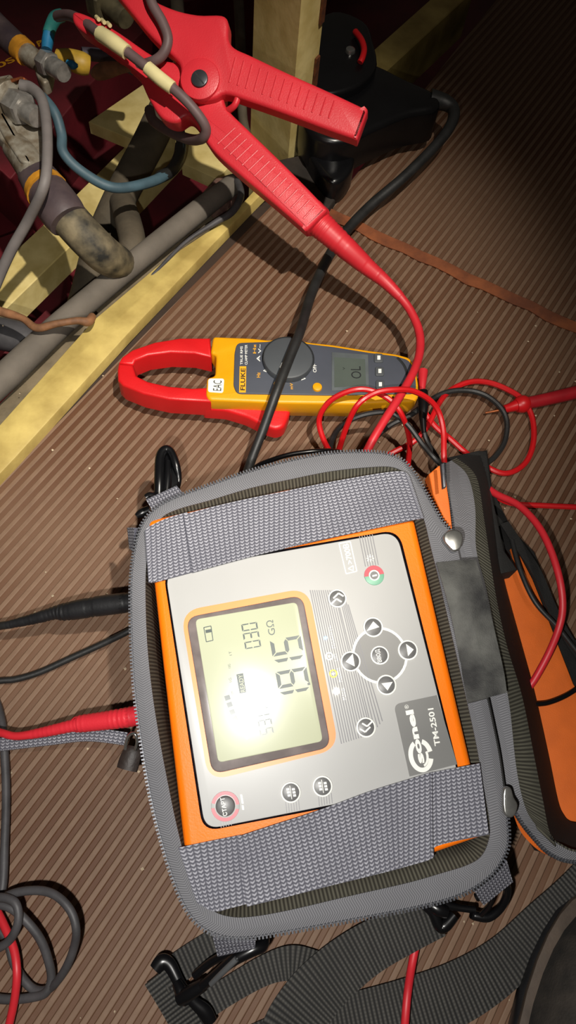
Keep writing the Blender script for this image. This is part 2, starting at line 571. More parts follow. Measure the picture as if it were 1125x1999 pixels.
M_mat_edge = mat('rust_brown_mat_edge', (142, 78, 40), 0.8, 0, 0.25, 40, 0.3, 300, rgb2=(96, 50, 26))
M_grit = mat('pale_grit', (220, 200, 170), 0.7, 0, 0.2, 300)

# ------------------------------------------------------------------ floor and mats
def wdir(u, v, ang):
    a = math.radians(ang)
    return (P(u+60*math.cos(a), v-60*math.sin(a)) - P(u, v)).normalized()
RIB = (wdir(100, 1800, 54) + wdir(1000, 1780, 68) + wdir(350, 600, 44) + wdir(950, 750, 58)).normalized()
ACR = Vector((-RIB.y, RIB.x, 0))
PITCH = 0.0074

def mat_floor():
    mt = bpy.data.materials.new('ribbed_brown_rubber'); mt.use_nodes = True
    nt = mt.node_tree; b = nt.nodes['Principled BSDF']; k = N(nt)
    geo = nt.nodes.new('ShaderNodeTexCoord')
    dt = nt.nodes.new('ShaderNodeVectorMath'); dt.operation = 'DOT_PRODUCT'
    nt.links.new(geo.outputs['Object'], dt.inputs[0]); dt.inputs[1].default_value = ACR
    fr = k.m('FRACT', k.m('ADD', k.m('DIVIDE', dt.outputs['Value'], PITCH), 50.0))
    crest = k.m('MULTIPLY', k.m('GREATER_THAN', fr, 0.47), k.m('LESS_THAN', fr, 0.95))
    n1 = nt.nodes.new('ShaderNodeTexNoise'); n1.inputs['Scale'].default_value = 5; n1.inputs['Detail'].default_value = 6
    n2 = nt.nodes.new('ShaderNodeTexNoise'); n2.inputs['Scale'].default_value = 120; n2.inputs['Detail'].default_value = 4
    for q in (n1, n2): nt.links.new(geo.outputs['Object'], q.inputs['Vector'])
    def mixc(f, c1, c2):
        mx = nt.nodes.new('ShaderNodeMix'); mx.data_type = 'RGBA'
        for inp, c in ((6, c1), (7, c2)):
            if isinstance(c, tuple): mx.inputs[inp].default_value = (*lin(c), 1)
            else: nt.links.new(c, mx.inputs[inp])
        if isinstance(f, float): mx.inputs[0].default_value = f
        else: nt.links.new(f, mx.inputs[0])
        return mx.outputs[2]
    dust = nt.nodes.new('ShaderNodeMapRange'); nt.links.new(n1.outputs['Fac'], dust.inputs[0])
    dust.inputs[1].default_value = 0.40; dust.inputs[2].default_value = 0.62
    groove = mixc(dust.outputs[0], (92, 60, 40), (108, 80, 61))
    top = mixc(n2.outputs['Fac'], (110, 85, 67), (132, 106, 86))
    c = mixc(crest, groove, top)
    nt.links.new(c, b.inputs['Base Color'])
    b.inputs['Roughness'].default_value = 0.62
    b.inputs['Specular IOR Level'].default_value = 0.35
    bp = nt.nodes.new('ShaderNodeBump'); bp.inputs['Strength'].default_value = 0.25; bp.inputs['Distance'].default_value = 0.001
    nt.links.new(n2.outputs['Fac'], bp.inputs['Height']); nt.links.new(bp.outputs['Normal'], b.inputs['Normal'])
    return mt
M_floor = mat_floor()

def ribbed_mat(name, label, poly_px, z, root_px):
    root = thing(name, label, 'mat', P(*root_px, z-0.004))
    org = worldloc(root)
    poly = [P(u, v, z) for u, v in poly_px]
    cen = sum(poly, Vector((0, 0, 0)))/len(poly)
    # backing sheet
    n = len(poly)
    vs = [Vector((p.x, p.y, z-0.004)) for p in poly] + [Vector((p.x, p.y, z-0.0011)) for p in poly]
    fs = [tuple(range(n))[::-1], tuple(range(n, 2*n))] + [(i, (i+1) % n, n+(i+1) % n, n+i) for i in range(n)]
    mesh('backing', vs, fs, M_slab, root, smooth=False)
    # ribs: a profile swept along the rib direction, trimmed to the sheet
    bm = bmesh.new()
    ss = [p.dot(ACR) for p in poly]; es = [p.dot(RIB) for p in poly]
    o = org.dot(ACR)
    i0 = math.floor((min(ss)-o)/PITCH)-1; i1 = math.ceil((max(ss)-o)/PITCH)+1
    prof = [(0.0, -0.001), (0.40, -0.001), (0.50, -0.0001), (0.55, 0.0), (0.86, 0.0), (0.92, -0.0001)]
    rows = []
    for i in range(i0, i1):
        for t, h in prof:
            s = o + (i+t)*PITCH
            rows.append([bm.verts.new(RIB*e + ACR*s + Vector((0, 0, z+h)) - org) for e in (min(es)-0.05, max(es)+0.05)])
    for a, b in zip(rows, rows[1:]):
        bm.faces.new((a[0], a[1], b[1], b[0]))
    for i in range(n):
        a = poly[i]-org; b = poly[(i+1) % n]-org
        nn = Vector((b.y-a.y, -(b.x-a.x), 0)).normalized()
        if nn.dot(cen-org-a) > 0: nn = -nn
        bmesh.ops.bisect_plane(bm, geom=bm.verts[:]+bm.edges[:]+bm.faces[:], plane_co=a, plane_no=nn, clear_outer=True)
    bmesh.ops.recalc_face_normals(bm, faces=bm.faces)
    me = bpy.data.meshes.new('ribbed_surface'); bm.to_mesh(me); bm.free()
    if me.polygons and me.polygons[0].normal.z < 0: me.flip_normals()
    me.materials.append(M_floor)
    ob = bpy.data.objects.new('ribbed_surface', me); COL.objects.link(ob); ob.parent = root
    return root

# floor plate under the mats, and the sunken machine bay beside it
fl = [(-500, 1440), (30, 905), (500, 398), (600, 380), (650, 410), (960, 10), (1200, -300), (1900, -300), (1900, 2600), (-500, 2600)]
fo = prism('floor', hplane(0), fl, -0.05, -0.0042, M_slab); tag(fo, kind='structure')
bay = [(-900, 2000), (-900, -1100), (1900, -1100), (1900, 600)]
bo = prism('trim_1', hplane(0), bay, -0.20, -0.19, M_maroon); tag(bo, 'maroon painted floor of the machine bay', kind='structure')

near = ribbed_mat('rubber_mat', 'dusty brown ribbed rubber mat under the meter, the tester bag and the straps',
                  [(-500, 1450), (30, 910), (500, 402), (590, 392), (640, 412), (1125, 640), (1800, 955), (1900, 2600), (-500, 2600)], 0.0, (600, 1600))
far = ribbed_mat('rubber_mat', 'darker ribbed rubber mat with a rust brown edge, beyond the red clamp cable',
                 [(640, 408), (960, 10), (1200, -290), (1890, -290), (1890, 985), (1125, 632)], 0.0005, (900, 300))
A = []; B = []
for t in range(0, 41):
    s = t/40
    jit = 2.2*math.sin(t*2.3)+1.5*math.sin(t*5.1)
    u = 640+s*1240; v = 405+s*574
    A.append(P(u, v-1+jit*0.5, 0.0035)); B.append(P(u-9, v+17+jit, 0.0012))
strip('edge_lip', A, B, M_mat_edge, far, 0.0012, label='frayed rust brown edge')

# grit on the mats
gv = []; gf = []
for i in range(90):
    u = random.uniform(0, 1125); v = random.choice([random.uniform(900, 1999), random.uniform(600, 1000)])
    c = P(u, v, 0.0006); r = random.uniform(0.0005, 0.0012)
    o = len(gv)
    for d in ((1, 0, 0), (-1, 0, 0), (0, 1, 0), (0, -1, 0), (0, 0, 1), (0, 0, -1)):
        gv.append(c+Vector(d)*r*random.uniform(0.7, 1.3))
    for a, b, cc in ((0, 2, 4), (2, 1, 4), (1, 3, 4), (3, 0, 4), (2, 0, 5), (1, 2, 5), (3, 1, 5), (0, 3, 5)):
        gf.append((o+a, o+b, o+cc))
g = mesh('grit', gv, gf, M_grit); tag(g, 'pale specks of grit strewn over the ribbed mats', 'grit', kind='stuff')

# ------------------------------------------------------------------ machine bay frame
t = thing('steel_angle', 'long dirty cream painted steel angle edging the bay beside the mat', 'steel bar', P(250, 650, -0.05))
def edge_bar(name, top, bot, z1, z0, mt, parent):
    pl = hplane(0)
    return prism(name, pl, top+bot[::-1], z0, z1, mt, parent, bev=0.0012, steps=2)
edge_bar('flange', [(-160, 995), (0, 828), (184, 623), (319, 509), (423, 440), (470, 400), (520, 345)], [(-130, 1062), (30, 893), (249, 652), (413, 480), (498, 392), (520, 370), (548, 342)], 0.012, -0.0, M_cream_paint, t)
edge_bar('web_plate', [(-170, 960), (0, 786), (184, 600), (319, 487), (440, 380)], [(-160, 1000), (0, 832), (184, 628), (319, 513), (450, 415)], -0.010, -0.05, M_olive, t)

def vpost(name, base, z0, z1, mt, parent=None, label=None):
    pts = [P(u, v, 0) for u, v in base]
    n = len(pts)
    vs = [Vector((p.x, p.y, z0)) for p in pts]+[Vector((p.x, p.y, z1)) for p in pts]
    fs = [tuple(range(n))[::-1], tuple(range(n, 2*n))]+[(i, (i+1) % n, n+(i+1) % n, n+i) for i in range(n)]
    return mesh(name, vs, fs, mt, parent, smooth=False, label=label)
t = thing('steel_post', 'upright cream painted steel post with rusty edges behind the red clamp', 'post', P(550, 270, -0.19))
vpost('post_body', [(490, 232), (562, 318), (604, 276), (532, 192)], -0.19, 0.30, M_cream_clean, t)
a = P(604, 276); b = P(600, 281)
M_rust = mat('rust_streak', (110, 58, 24), 0.8, 0, 0.3, 120, 0.3, 300)
for k, (z0, z1, du) in enumerate(((0.0, 0.09, 0), (0.12, 0.30, 0))):
    vpost('rust_streak', [(597, 284.5), (600, 287), (606.5, 280), (603.5, 277)], z0, z1, M_rust, t, 'rusty corner')

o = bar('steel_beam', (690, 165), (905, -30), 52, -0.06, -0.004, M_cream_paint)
tag(o, 'cream painted beam running beyond the black clamp with the red ring', 'beam')
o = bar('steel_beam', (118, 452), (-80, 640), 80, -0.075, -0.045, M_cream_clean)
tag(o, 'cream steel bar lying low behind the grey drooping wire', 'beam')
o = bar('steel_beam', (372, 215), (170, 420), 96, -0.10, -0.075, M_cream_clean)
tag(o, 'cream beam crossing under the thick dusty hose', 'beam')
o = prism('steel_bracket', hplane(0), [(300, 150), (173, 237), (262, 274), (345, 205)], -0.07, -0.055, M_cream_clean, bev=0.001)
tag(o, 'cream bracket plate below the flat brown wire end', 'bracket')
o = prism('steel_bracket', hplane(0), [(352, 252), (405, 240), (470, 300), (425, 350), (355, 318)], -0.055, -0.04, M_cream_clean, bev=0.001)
tag(o, 'cream bracket plate behind the lower red clamp handle', 'bracket')
o = prism('machine_panel', hplane(0), [(-300, 60), (-300, -500), (900, -500), (620, -60), (330, 10), (170, 170), (20, 350)], -0.19, -0.10, M_maroon, bev=0.002)
tag(o, 'maroon painted machine panel with amber lettering behind the terminals', 'panel')
pm = hplane(-0.10)
text('lettering', '20S', pm, (-22, 142), (32, 118), 15, 0.0003, M_gold, o, 0.02)
text('lettering', 'A', pm, (76, 92), (88, 76), 12, 0.0003, M_gold, o, 0.02)
o = prism('machine_panel', hplane(0), [(-260, 860), (-260, 560), (60, 440), (130, 520), (100, 700)], -0.19, -0.12, M_maroon, bev=0.002)
tag(o, 'low maroon panel below the drooping grey wire', 'panel')
o = prism('junction_block', hplane(0), [(500, 320), (590, 300), (660, 380), (640, 410), (592, 392), (520, 372)], -0.05, 0.010, M_dark, bev=0.003)
tag(o, 'dark brown block at the foot of the steel post', 'block')
cable('drip', [(520, 345, 0.012), (540, 335, 0.02), (560, 345, 0.012)], 8, M_dark, o)

# ------------------------------------------------------------------ cables and terminals in the bay
def topcable(name, label, cat, pts, r, mt, **k):
    o = cable(name, pts, r, mt, **k); return tag(o, label, cat)
topcable('hose', 'thick dusty hose running down behind the terminals', 'hose',
         [(395, 90, -0.03), (330, 200, -0.03), (285, 290, -0.035), (235, 385, -0.04), (195, 480, -0.05), (165, 590, -0.06), (130, 700, -0.08)], 31, M_hose, seg=16)
topcable('hose', 'thick grey hose lying along the cream steel angle', 'hose',
         [(-90, 826, 0.004, 28), (15, 731, 0.006, 28), (110, 641, 0.008, 25), (200, 564, 0.008, 23), (300, 482, 0.008, 22), (400, 402, 0.008, 21), (455, 360, 0.004, 19)], 24, mat('ash_hose', (112, 104, 94), 0.8, 0, 0.12, 40, 0.2, 300), seg=16)
topcable('hose', 'hose running below the rusty wire', 'hose',
         [(-80, 640, -0.03, 32), (40, 660, -0.03, 32), (110, 700, -0.04, 30), (130, 780, -0.06, 30)], 30, M_cable_grey, seg=14)
topcable('hose', 'tan stub of hose beside the sooty cable end', 'hose',
         [(238, 395, -0.03, 24), (252, 440, -0.005, 26), (258, 480, 0.004, 26), (240, 512, -0.002, 22)], 26, M_hose, seg=14)
topcable('hose', 'slim brown hose climbing beside the steel post', 'hose',
         [(520, 330, -0.01, 9), (478, 250, 0.0, 9), (472, 150, 0.02, 10), (468, 40, 0.04, 10), (462, -60, 0.05, 10)], 10, M_hose)
topcable('hose', 'brown hose at the top behind the upper red jaw', 'hose',
         [(372, 120, -0.02, 12), (352, 60, 0.0, 13), (345, 0, 0.01, 13), (340, -80, 0.02, 13)], 12, M_hose)

# big lug with its cable
t = thing('cable_terminal', 'heavy dusty cable with a bolted tinned lug and amber band', 'terminal', P(130, 420, 0.0))
cable('cable_jacket', [(95, 372, 0.062, 36), (130, 420, 0.06, 37), (170, 465, 0.052, 37), (205, 498, 0.036, 36), (232, 515, 0.01, 33), (240, 522, -0.03, 30)], 36, M_sooty_cable, t, seg=20)
cable('heat_shrink', [(66, 338, 0.066, 34), (78, 352, 0.066, 38), (100, 385, 0.065, 42), (122, 415, 0.064, 43), (134, 432, 0.062, 40)], 40, M_shrink, t, seg=20, lab='brown heat shrink sleeve')
cable('amber_band', [(86, 365, 0.067, 40.6), (93, 375, 0.067, 42.4)], 41, M_amber_band, t, seg=20, n=2)
cable('barrel', [(30, 285, 0.071, 27), (55, 315, 0.07, 32), (74, 345, 0.068, 33)], 30, M_lug, t, seg=18)
cp = hplane(0.07)
prism('lug_plate', cp, fillet([(-30, 165), (15, 175), (78, 240), (88, 300), (60, 330), (10, 280), (-30, 240)], 8), 0.0, 0.010, M_lug, t, bev=0.002)
prism('lug_rib', cp, fillet([(-5, 205), (18, 225), (45, 280), (62, 318), (40, 315), (8, 268), (-12, 230)], 6), 0.008, 0.0125, M_lug, t, bev=0.002)
def hexnut(name, c, d, r, length, mt, parent, n=6):
    """nut or bolt between two points"""
    vs, fs = tube_geo([c, c+d*length*0.15, c+d*length*0.85, c+d*length], [r*0.9, r, r, r*0.9], n)
    return mesh(name, vs, fs, mt, parent, smooth=(n > 8))
c = P(15, 195, 0.085); d = (P(70, 228, 0.092)-c).normalized(); LN = (P(70, 228, 0.092)-c).length
hexnut('washer', c, d, 0.0165, LN*0.16, M_lug, t, 20)
hexnut('nut', c+d*LN*0.2, d, 0.0135, LN*0.45, M_bolt, t, 6)
hexnut('bolt_end', c+d*LN*0.6, d, 0.0085, LN*0.45, M_bolt, t, 18)
prism('lug_ear', cp, fillet([(-20, 150), (22, 142), (30, 160), (5, 185), (-25, 180)], 6), 0.004, 0.02, M_lug, t, bev=0.003)
for k in range(6):
    cable('copper_strand', [(5+k*2, 172-k*3, 0.094), (22+k*2, 160-k, 0.098+0.001*k), (45, 163-k*2, 0.096), (62, 172-k, 0.094)], 2.6, M_copper, t, seg=6, n=4)

topcable('wire', 'grey insulated wire drooping from the big lug past the amber band', 'wire',
         [(40, 166, 0.098), (62, 172, 0.098), (82, 195, 0.10), (91, 245, 0.102), (92, 310, 0.104), (85, 365, 0.10), (55, 430, 0.07), (20, 492, 0.045), (-10, 560, 0.02), (-40, 640, 0.0)], 10.5, M_wire_grey)
topcable('wire', 'blue grey wire looping from the big lug under the red clamp', 'wire',
         [(60, 178, 0.093), (85, 192, 0.09), (108, 222, 0.085), (120, 262, 0.075), (124, 298, 0.07), (160, 335, 0.06), (220, 366, 0.05), (285, 358, 0.04), (330, 336, 0.03), (352, 300, 0.015), (352, 262, 0.0), (348, 225, -0.02)], 10, M_wire_blue)
o = topcable('tape_wrap', 'black tape wrapped round the blue grey wire', 'tape', [(312, 346, 0.034), (335, 333, 0.029), (349, 308, 0.018), (353, 285, 0.008)], 11.6, M_cable_black)

# upper terminal
t = thing('cable_terminal', 'smaller cable terminal with a zinc bolt, teal tape and yellow sleeve', 'terminal', P(80, 120, 0.03))
cable('cable_jacket', [(-70, -20, 0.05, 26), (-20, 40, 0.055, 26), (20, 78, 0.06, 25), (48, 102, 0.06, 23)], 25, M_shrink, t, seg=16)
cable('amber_band', [(38, 93, 0.0605, 24.6), (51, 104, 0.0605, 23.8)], 24, M_amber_band, t, seg=16, n=2)
cable('barrel', [(44, 98, 0.06, 19), (62, 112, 0.06, 20), (78, 122, 0.06, 17)], 19, M_lug, t, seg=16)
prism('lug_plate', hplane(0.05), fillet([(66, 122), (82, 85), (98, 92), (104, 120), (96, 158), (82, 162), (68, 140)], 8), 0.0, 0.012, M_lug, t, bev=0.002)
c = P(84, 118, 0.07); d = (P(120, 140, 0.075)-c).normalized(); LN = (P(122, 141, 0.075)-c).length
hexnut('nut', c, d, 0.0105, LN*0.45, M_bolt, t, 6)
hexnut('bolt_end', c+d*LN*0.4, d, 0.0082, LN*0.7, M_bolt, t, 18)
cable('teal_tape', [(122, 30, 0.080, 12), (108, 36, 0.080, 13), (98, 55, 0.078, 12), (95, 66, 0.076, 12)], 12, M_teal, t)
cable('blue_tape', [(96, 62, 0.077, 11), (93, 80, 0.073, 11.5), (91, 97, 0.07, 10)], 11, M_blue, t)
cable('yellow_sleeve', [(112, 112, 0.062, 15), (135, 116, 0.062, 19), (160, 124, 0.06, 21), (174, 128, 0.058, 17)], 18, M_yell_tape, t, seg=14)
cable('blue_stripe', [(132, 122, 0.073, 6), (142, 127, 0.073, 8), (152, 128, 0.073, 3)], 6, M_blue, t)
cable('dark_wire', [(160, 105, 0.055), (195, 108, 0.052), (230, 118, 0.05), (262, 135, 0.04)], 12, mat('slate_wire', (74, 66, 76), 0.6), t)

# the plane in which the red clamp lies
_a, _b, _c = P(388, 152, 0.130), P(710, 240, 0.130), P(612, 430, 0.088)
CLP = Plane(_a, (_b-_a).cross(_c-_a) if (_b-_a).cross(_c-_a).z > 0 else (_c-_a).cross(_b-_a))
t = thing('wire', 'brown grey wire with two cream sleeves lying over the red clamp', 'wire', P(250, 120, 0.10))
cable('insulation', [(112, 32, -0.055), (135, 30, -0.035), (165, 44, -0.005), (195, 66, 0.012), (225, 84, 0.02), (262, 112, 0.022), (300, 142, 0.022), (335, 170, 0.021), (365, 198, 0.019), (390, 228, 0.014), (402, 252, 0.008), (395, 270, 0.0), (370, 272, -0.02), (330, 256, -0.045), (300, 236, -0.07), (292, 215, -0.09)], 10, M_wire_brown, t, plane=CLP)
cable('cream_sleeve', [(196, 66, 0.0125, 14.5), (222, 83, 0.0195, 15), (248, 102, 0.0215, 14)], 14, M_tag_cream, t, n=4, plane=CLP)
cable('cream_sleeve', [(288, 132, 0.022, 13), (312, 153, 0.022, 13.5), (337, 172, 0.021, 13)], 13, M_tag_cream, t, n=4, plane=CLP)
t = thing('wire', 'brown grey wire curling down the upper red jaw to a flattened end', 'wire', P(260, 120, 0.09))
cable('insulation', [(285, -40, 0.016), (296, 5, 0.016), (318, 45, 0.015), (328, 78, 0.014), (318, 106, 0.012), (295, 122, 0.008), (262, 130, -0.005)], 10, M_wire_brown, t, plane=CLP)
cable('flattened_end', [(270, 129, -0.003, 9), (240, 132, -0.02, 10), (212, 136, -0.03, 15), (192, 142, -0.035, 14), (180, 142, -0.04, 5)], 12, M_rust_wire, t, plane=CLP)

topcable('wire', 'rusty twisted wire tied to the grey hose', 'wire',
         [(-30, 600, 0.02, 10), (15, 612, 0.022, 9), (45, 622, 0.024, 7), (72, 640, 0.026, 8), (110, 632, 0.03, 7), (150, 626, 0.03, 7), (172, 628, 0.027, 9), (180, 618, 0.022, 8)], 7, M_rust_wire)
topcable('wire', 'thin dark wire hooked over the end of the steel angle', 'wire',
         [(215, 612, 0.000, 3), (290, 545, 0.010, 3.5), (360, 475, 0.014, 4), (420, 435, 0.018, 6), (452, 415, 0.02, 7), (470, 385, 0.02, 7), (466, 360, 0.014, 7), (455, 345, 0.006, 6)], 6, M_cable_grey)
t = thing('dirty_bolt', 'olive grimy bolt and nut between the red clamp jaws', 'bolt', P(225, 30, 0.06))
c = P(190, -10, 0.09); d = (P(252, 40, 0.09)-c).normalized()
hexnut('nut', c, d, 0.017, 0.018, mat('grimy_steel', (98, 90, 66), 0.7, 0.2, 0.3, 80), t, 6)
hexnut('shank', c+d*0.012, d, 0.010, 0.030, MATS['grimy_steel'], t, 16)
o = prism('rubble', hplane(0), [(395, 372), (420, 345), (452, 335), (470, 352), (440, 388), (415, 400)], -0.04, 0.006, mat('maroon_dust', (120, 92, 78), 0.9, 0, 0.4, 120, 0.6, 200, rgb2=(70, 34, 34)), bev=0.004)
tag(o, 'dusty maroon scraps on the end of the steel angle', 'scraps')

# ------------------------------------------------------------------ red clamp
def smooth_px(pts, n=4):
    return crom(pts, n, closed=True)
t = thing('test_clamp', 'large red insulated test clamp gripping the bay terminals', 'clamp', P(390, 200, 0.05))
low = [(147, 21), (185, 35), (232, 62), (300, 108), (345, 120), (400, 116), (440, 140), (436, 190), (446, 214), (480, 248), (540, 306), (600, 366), (632, 400), (638, 408), (634, 416), (606, 444), (597, 450), (590, 445), (540, 402), (470, 343), (420, 298), (396, 266), (378, 238), (364, 228), (346, 238), (326, 236), (308, 222), (288, 188), (264, 142), (205, 90), (152, 54), (140, 34)]
prism('lower_arm', CLP, smooth_px(low), -0.016, 0.002, M_red, t, bev=0.003, angle=50)
upp = [(195, -60), (262, 32), (300, 76), (340, 112), (352, 132), (352, 170), (380, 194), (418, 192), (440, 182), (480, 194), (560, 222), (640, 252), (686, 268), (696, 272), (700, 266), (716, 222), (718, 214), (710, 209), (640, 176), (560, 140), (490, 107), (458, 92), (446, 74), (445, 42), (432, 28), (385, 27), (335, 15), (290, -10), (262, -60)]
prism('upper_arm', CLP, smooth_px(upp), -0.004, 0.010, M_red, t, bev=0.003, angle=50)
disc('pivot_boss', CLP, 390, 153, 39, 0.008, 0.0125, M_red, t, 40, 0.0012)
sc = disc('pivot_screw', CLP, 389, 152, 16.5, 0.0115, 0.0145, mat('dark_screw', (66, 68, 72), 0.35, 0.5), t, 28, 0.0008, label='dark slotted screw')
prism('screw_slot', CLP, [(379, 141), (381, 139.5), (399, 163), (397, 164.5)], 0.0140, 0.01465, M_ink, sc)
# ridges on the grips
for k in range(13):
    s = k/12
    a = pixline((462, 106), (655, 193), s); b = pixline((446, 168), (640, 236), s)
    a = pixline(a, b, 0.10); b2 = pixline(a, b, 0.88)
    cable('grip_ridge', [(a[0], a[1], 0.0098), (b2[0], b2[1], 0.0098)], 2.2, M_red, t, seg=6, n=1, plane=CLP)
for k in range(15):
    s = k/14
    a = pixline((470, 240), (622, 395), s); b = pixline((418, 288), (588, 432), s)
    a2 = pixline(a, b, 0.2); b2 = pixline(a, b, 0.86)
    cable('grip_ridge', [(a2[0], a2[1], 0.0018), (b2[0], b2[1], 0.0018)], 2.2, M_red, t, seg=6, n=1, plane=CLP)
for k in range(3):
    s = k*0.45
    cable('jaw_tooth', [(188+k*11, 33+k*6, 0.002), (193+k*11, 38+k*6, 0.006)], 4, M_tag_cream, t, seg=8, n=1, plane=CLP)
cable('finger_stop', [(438, 166, 0.0), (456, 170, 0.004), (464, 188, 0.005), (458, 206, 0.004), (442, 218, -0.002)], 6.5, M_red, t, plane=CLP)
cable('grip_lug', [(636, 250, 0.002), (639, 257, 0.002)], 5, M_red, t, n=1, plane=CLP)
cable('grip_lug', [(578, 355, -0.002), (582, 351, -0.002)], 5, M_red, t, n=1, plane=CLP)
ribbed('cable_boot', [(604, 420, 0.080, 29), (618, 432, 0.078, 27), (640, 452, 0.074, 25), (680, 488, 0.066, 21), (716, 520, 0.058, 17), (750, 548, 0.052, 13), (782, 580, 0.047, 10)], M_red_lead, t, 0.05, 7.0, 14)
for q in ((606, 421, 0.0802), (616, 431, 0.0785)):
    cable('boot_flange', [(q[0]-3, q[1]-3, q[2]), (q[0]+3, q[1]+3, q[2])], 32, M_red, t, n=1, seg=20)
cable('lead', [(775, 572, 0.048, 9.5), (800, 604, 0.044), (818, 645, 0.042), (820, 685, 0.044), (808, 725, 0.05), (782, 772, 0.055), (750, 822, 0.055), (722, 870, 0.05), (700, 920, 0.035), (690, 960, 0.012)], 8.5, M_red_lead, t)

# ------------------------------------------------------------------ black clamp
BP2 = hplane(0.05)
t = thing('test_clamp', 'black insulated test clamp with a red ring in the shade by the post', 'clamp', P(690, 180, 0.0))
prism('upper_arm', BP2, smooth_px([(600, 60), (650, 20), (712, 40), (730, 80), (735, 130), (690, 170), (620, 180), (590, 130)]), -0.004, 0.012, M_black_gloss, t, bev=0.004, angle=50)
prism('lower_arm', BP2, smooth_px([(590, 160), (640, 130), (720, 120), (790, 150), (852, 180), (856, 208), (800, 220), (740, 245), (670, 275), (610, 260), (585, 210)]), -0.035, 0.002, M_black_gloss, t, bev=0.006, angle=50)
prism('second_grip', BP2, smooth_px([(570, 190), (620, 180), (690, 290), (680, 340), (640, 350), (590, 270)]), -0.045, -0.02, M_black_gloss, t, bev=0.005, angle=50)
cable('red_ring', [(694, 62, 0.016), (706, 78, 0.018), (711, 96, 0.018), (708, 112, 0.017), (703, 122, 0.015)], 6, M_red_thin, t, plane=BP2)
disc('pivot_screw', BP2, 685, 94, 10, 0.010, 0.0155, M_chrome, t, 20, 0.002)
cable('lead', [(840, 195, 0.045, 20), (868, 200, 0.045, 15), (886, 215, 0.044, 12), (880, 245, 0.042, 11), (850, 285, 0.038, 10), (790, 345, 0.03, 10), (720, 405, 0.02, 10), (665, 465, 0.02, 10), (632, 520, 0.024, 10), (606, 580, 0.035, 10), (585, 650, 0.052, 10), (565, 700, 0.054, 10), (540, 765, 0.052, 10), (515, 835, 0.04, 9.5), (492, 895, 0.03, 9.5), (470, 960, 0.015, 9.5)], 10, M_cable_black, t)

# ------------------------------------------------------------------ clamp meter
MZ = 0.036
MP = hplane(MZ)
t = thing('clamp_meter', 'yellow and grey digital clamp meter with red jaws lying on the mat', 'clamp meter', P(560, 790, 0.0))
body = [(416, 656), (492, 659), (527, 663), (560, 655), (602, 667), (652, 672), (720, 683), (774, 690), (800, 697), (812, 715), (818, 750), (818, 775), (808, 784), (700, 788), (547, 786), (409, 780), (402, 771), (404, 737), (420, 733), (422, 692), (411, 689)]
prism('body', MP, fillet(body, 6, 3), -MZ, 0.0, M_yellow, t, bev=0.0022, base_in=0.012, angle=50)
face = [(462, 669), (522, 667), (560, 660), (602, 671), (652, 677), (720, 688), (774, 695), (800, 703), (810, 725), (813, 752), (811, 768), (640, 771), (462, 768), (456, 752), (458, 690)]
fp = prism('faceplate', MP, fillet(face, [10, 4, 6, 4, 0, 0, 4, 10, 6, 4, 10, 0, 10, 4, 4], 4), -0.002, 0.0012, M_meter_grey, t, bev=0.0006, label='slate grey face plate')
# strap end of the faceplate
cable('seam', [(776, 698, 0.0013), (790, 715, 0.0013), (797, 740, 0.0013), (797, 766, 0.0013)], 3.0, M_ink, fp, seg=6, plane=MP, flat=0.3)
dl = disc('dial', MP, 563, 697, 49, 0.0, 0.0075, M_dial, t, 44, 0.0018, label='dark grey rotary dial')
ring('dial_groove', MP, 563, 699, 49, 51.5, 0.0012, 0.0016, M_ink, fp)
prism('pointer', MP, [(546, 717), (550, 708), (555, 708), (552, 718)], 0.0074, 0.0079, M_white, dl)
ls = prism('display', MP, [(648, 687), (719, 692), (721, 759), (648, 762)], 0.001, 0.0016, mat('lcd_surround', (92, 98, 100), 0.4), t, bev=0.0003)
prism('display_glass', MP, [(653, 697), (713, 701), (715, 752), (653, 756)], 0.0014, 0.0018, M_lcd_off, ls)
text('reading', 'OL', MP, (706, 739), (704, 715), 21, 0.0019, M_ink, ls, 0.0)
text('unit', 'V', MP, (674, 722), (674, 717), 5, 0.0019, M_ink, ls, 0.0)
for (u, v) in ((740, 698), (742, 724), (743, 750)):
    b = prism('button', MP, fillet([(u-9, v-9), (u+8, v-8), (u+9, v+9), (u-9, v+9)], 4), 0.001, 0.0024, M_dial, t, bev=0.0006)
    prism('button_mark', MP, [(u-3, v-4), (u+3, v-4), (u+3, v+4), (u-3, v+4)], 0.0024, 0.0026, M_white, b)
disc('shift_button', MP, 620, 754, 9.5, 0.001, 0.0034, M_yellow, t, 24, 0.001, label='round yellow button')
lb = prism('brand_label', MP, [(468, 715), (481, 715), (480, 766), (467, 766)], 0.001, 0.0015, M_gold, t, label='yellow brand label')
text('lettering', 'FLUKE', MP, (478, 762), (479, 719), 9, 0.0016, M_ink, lb, 0.02)
sk = prism('sticker', MP, fillet([(407, 739), (438, 739), (436, 767), (406, 765)], 5), 0.0, 0.0004, M_white, t, label='white sticker reading EAC')
text('lettering', 'EAC', MP, (432, 763), (433, 743), 17, 0.0005, M_ink, sk, 0.0)
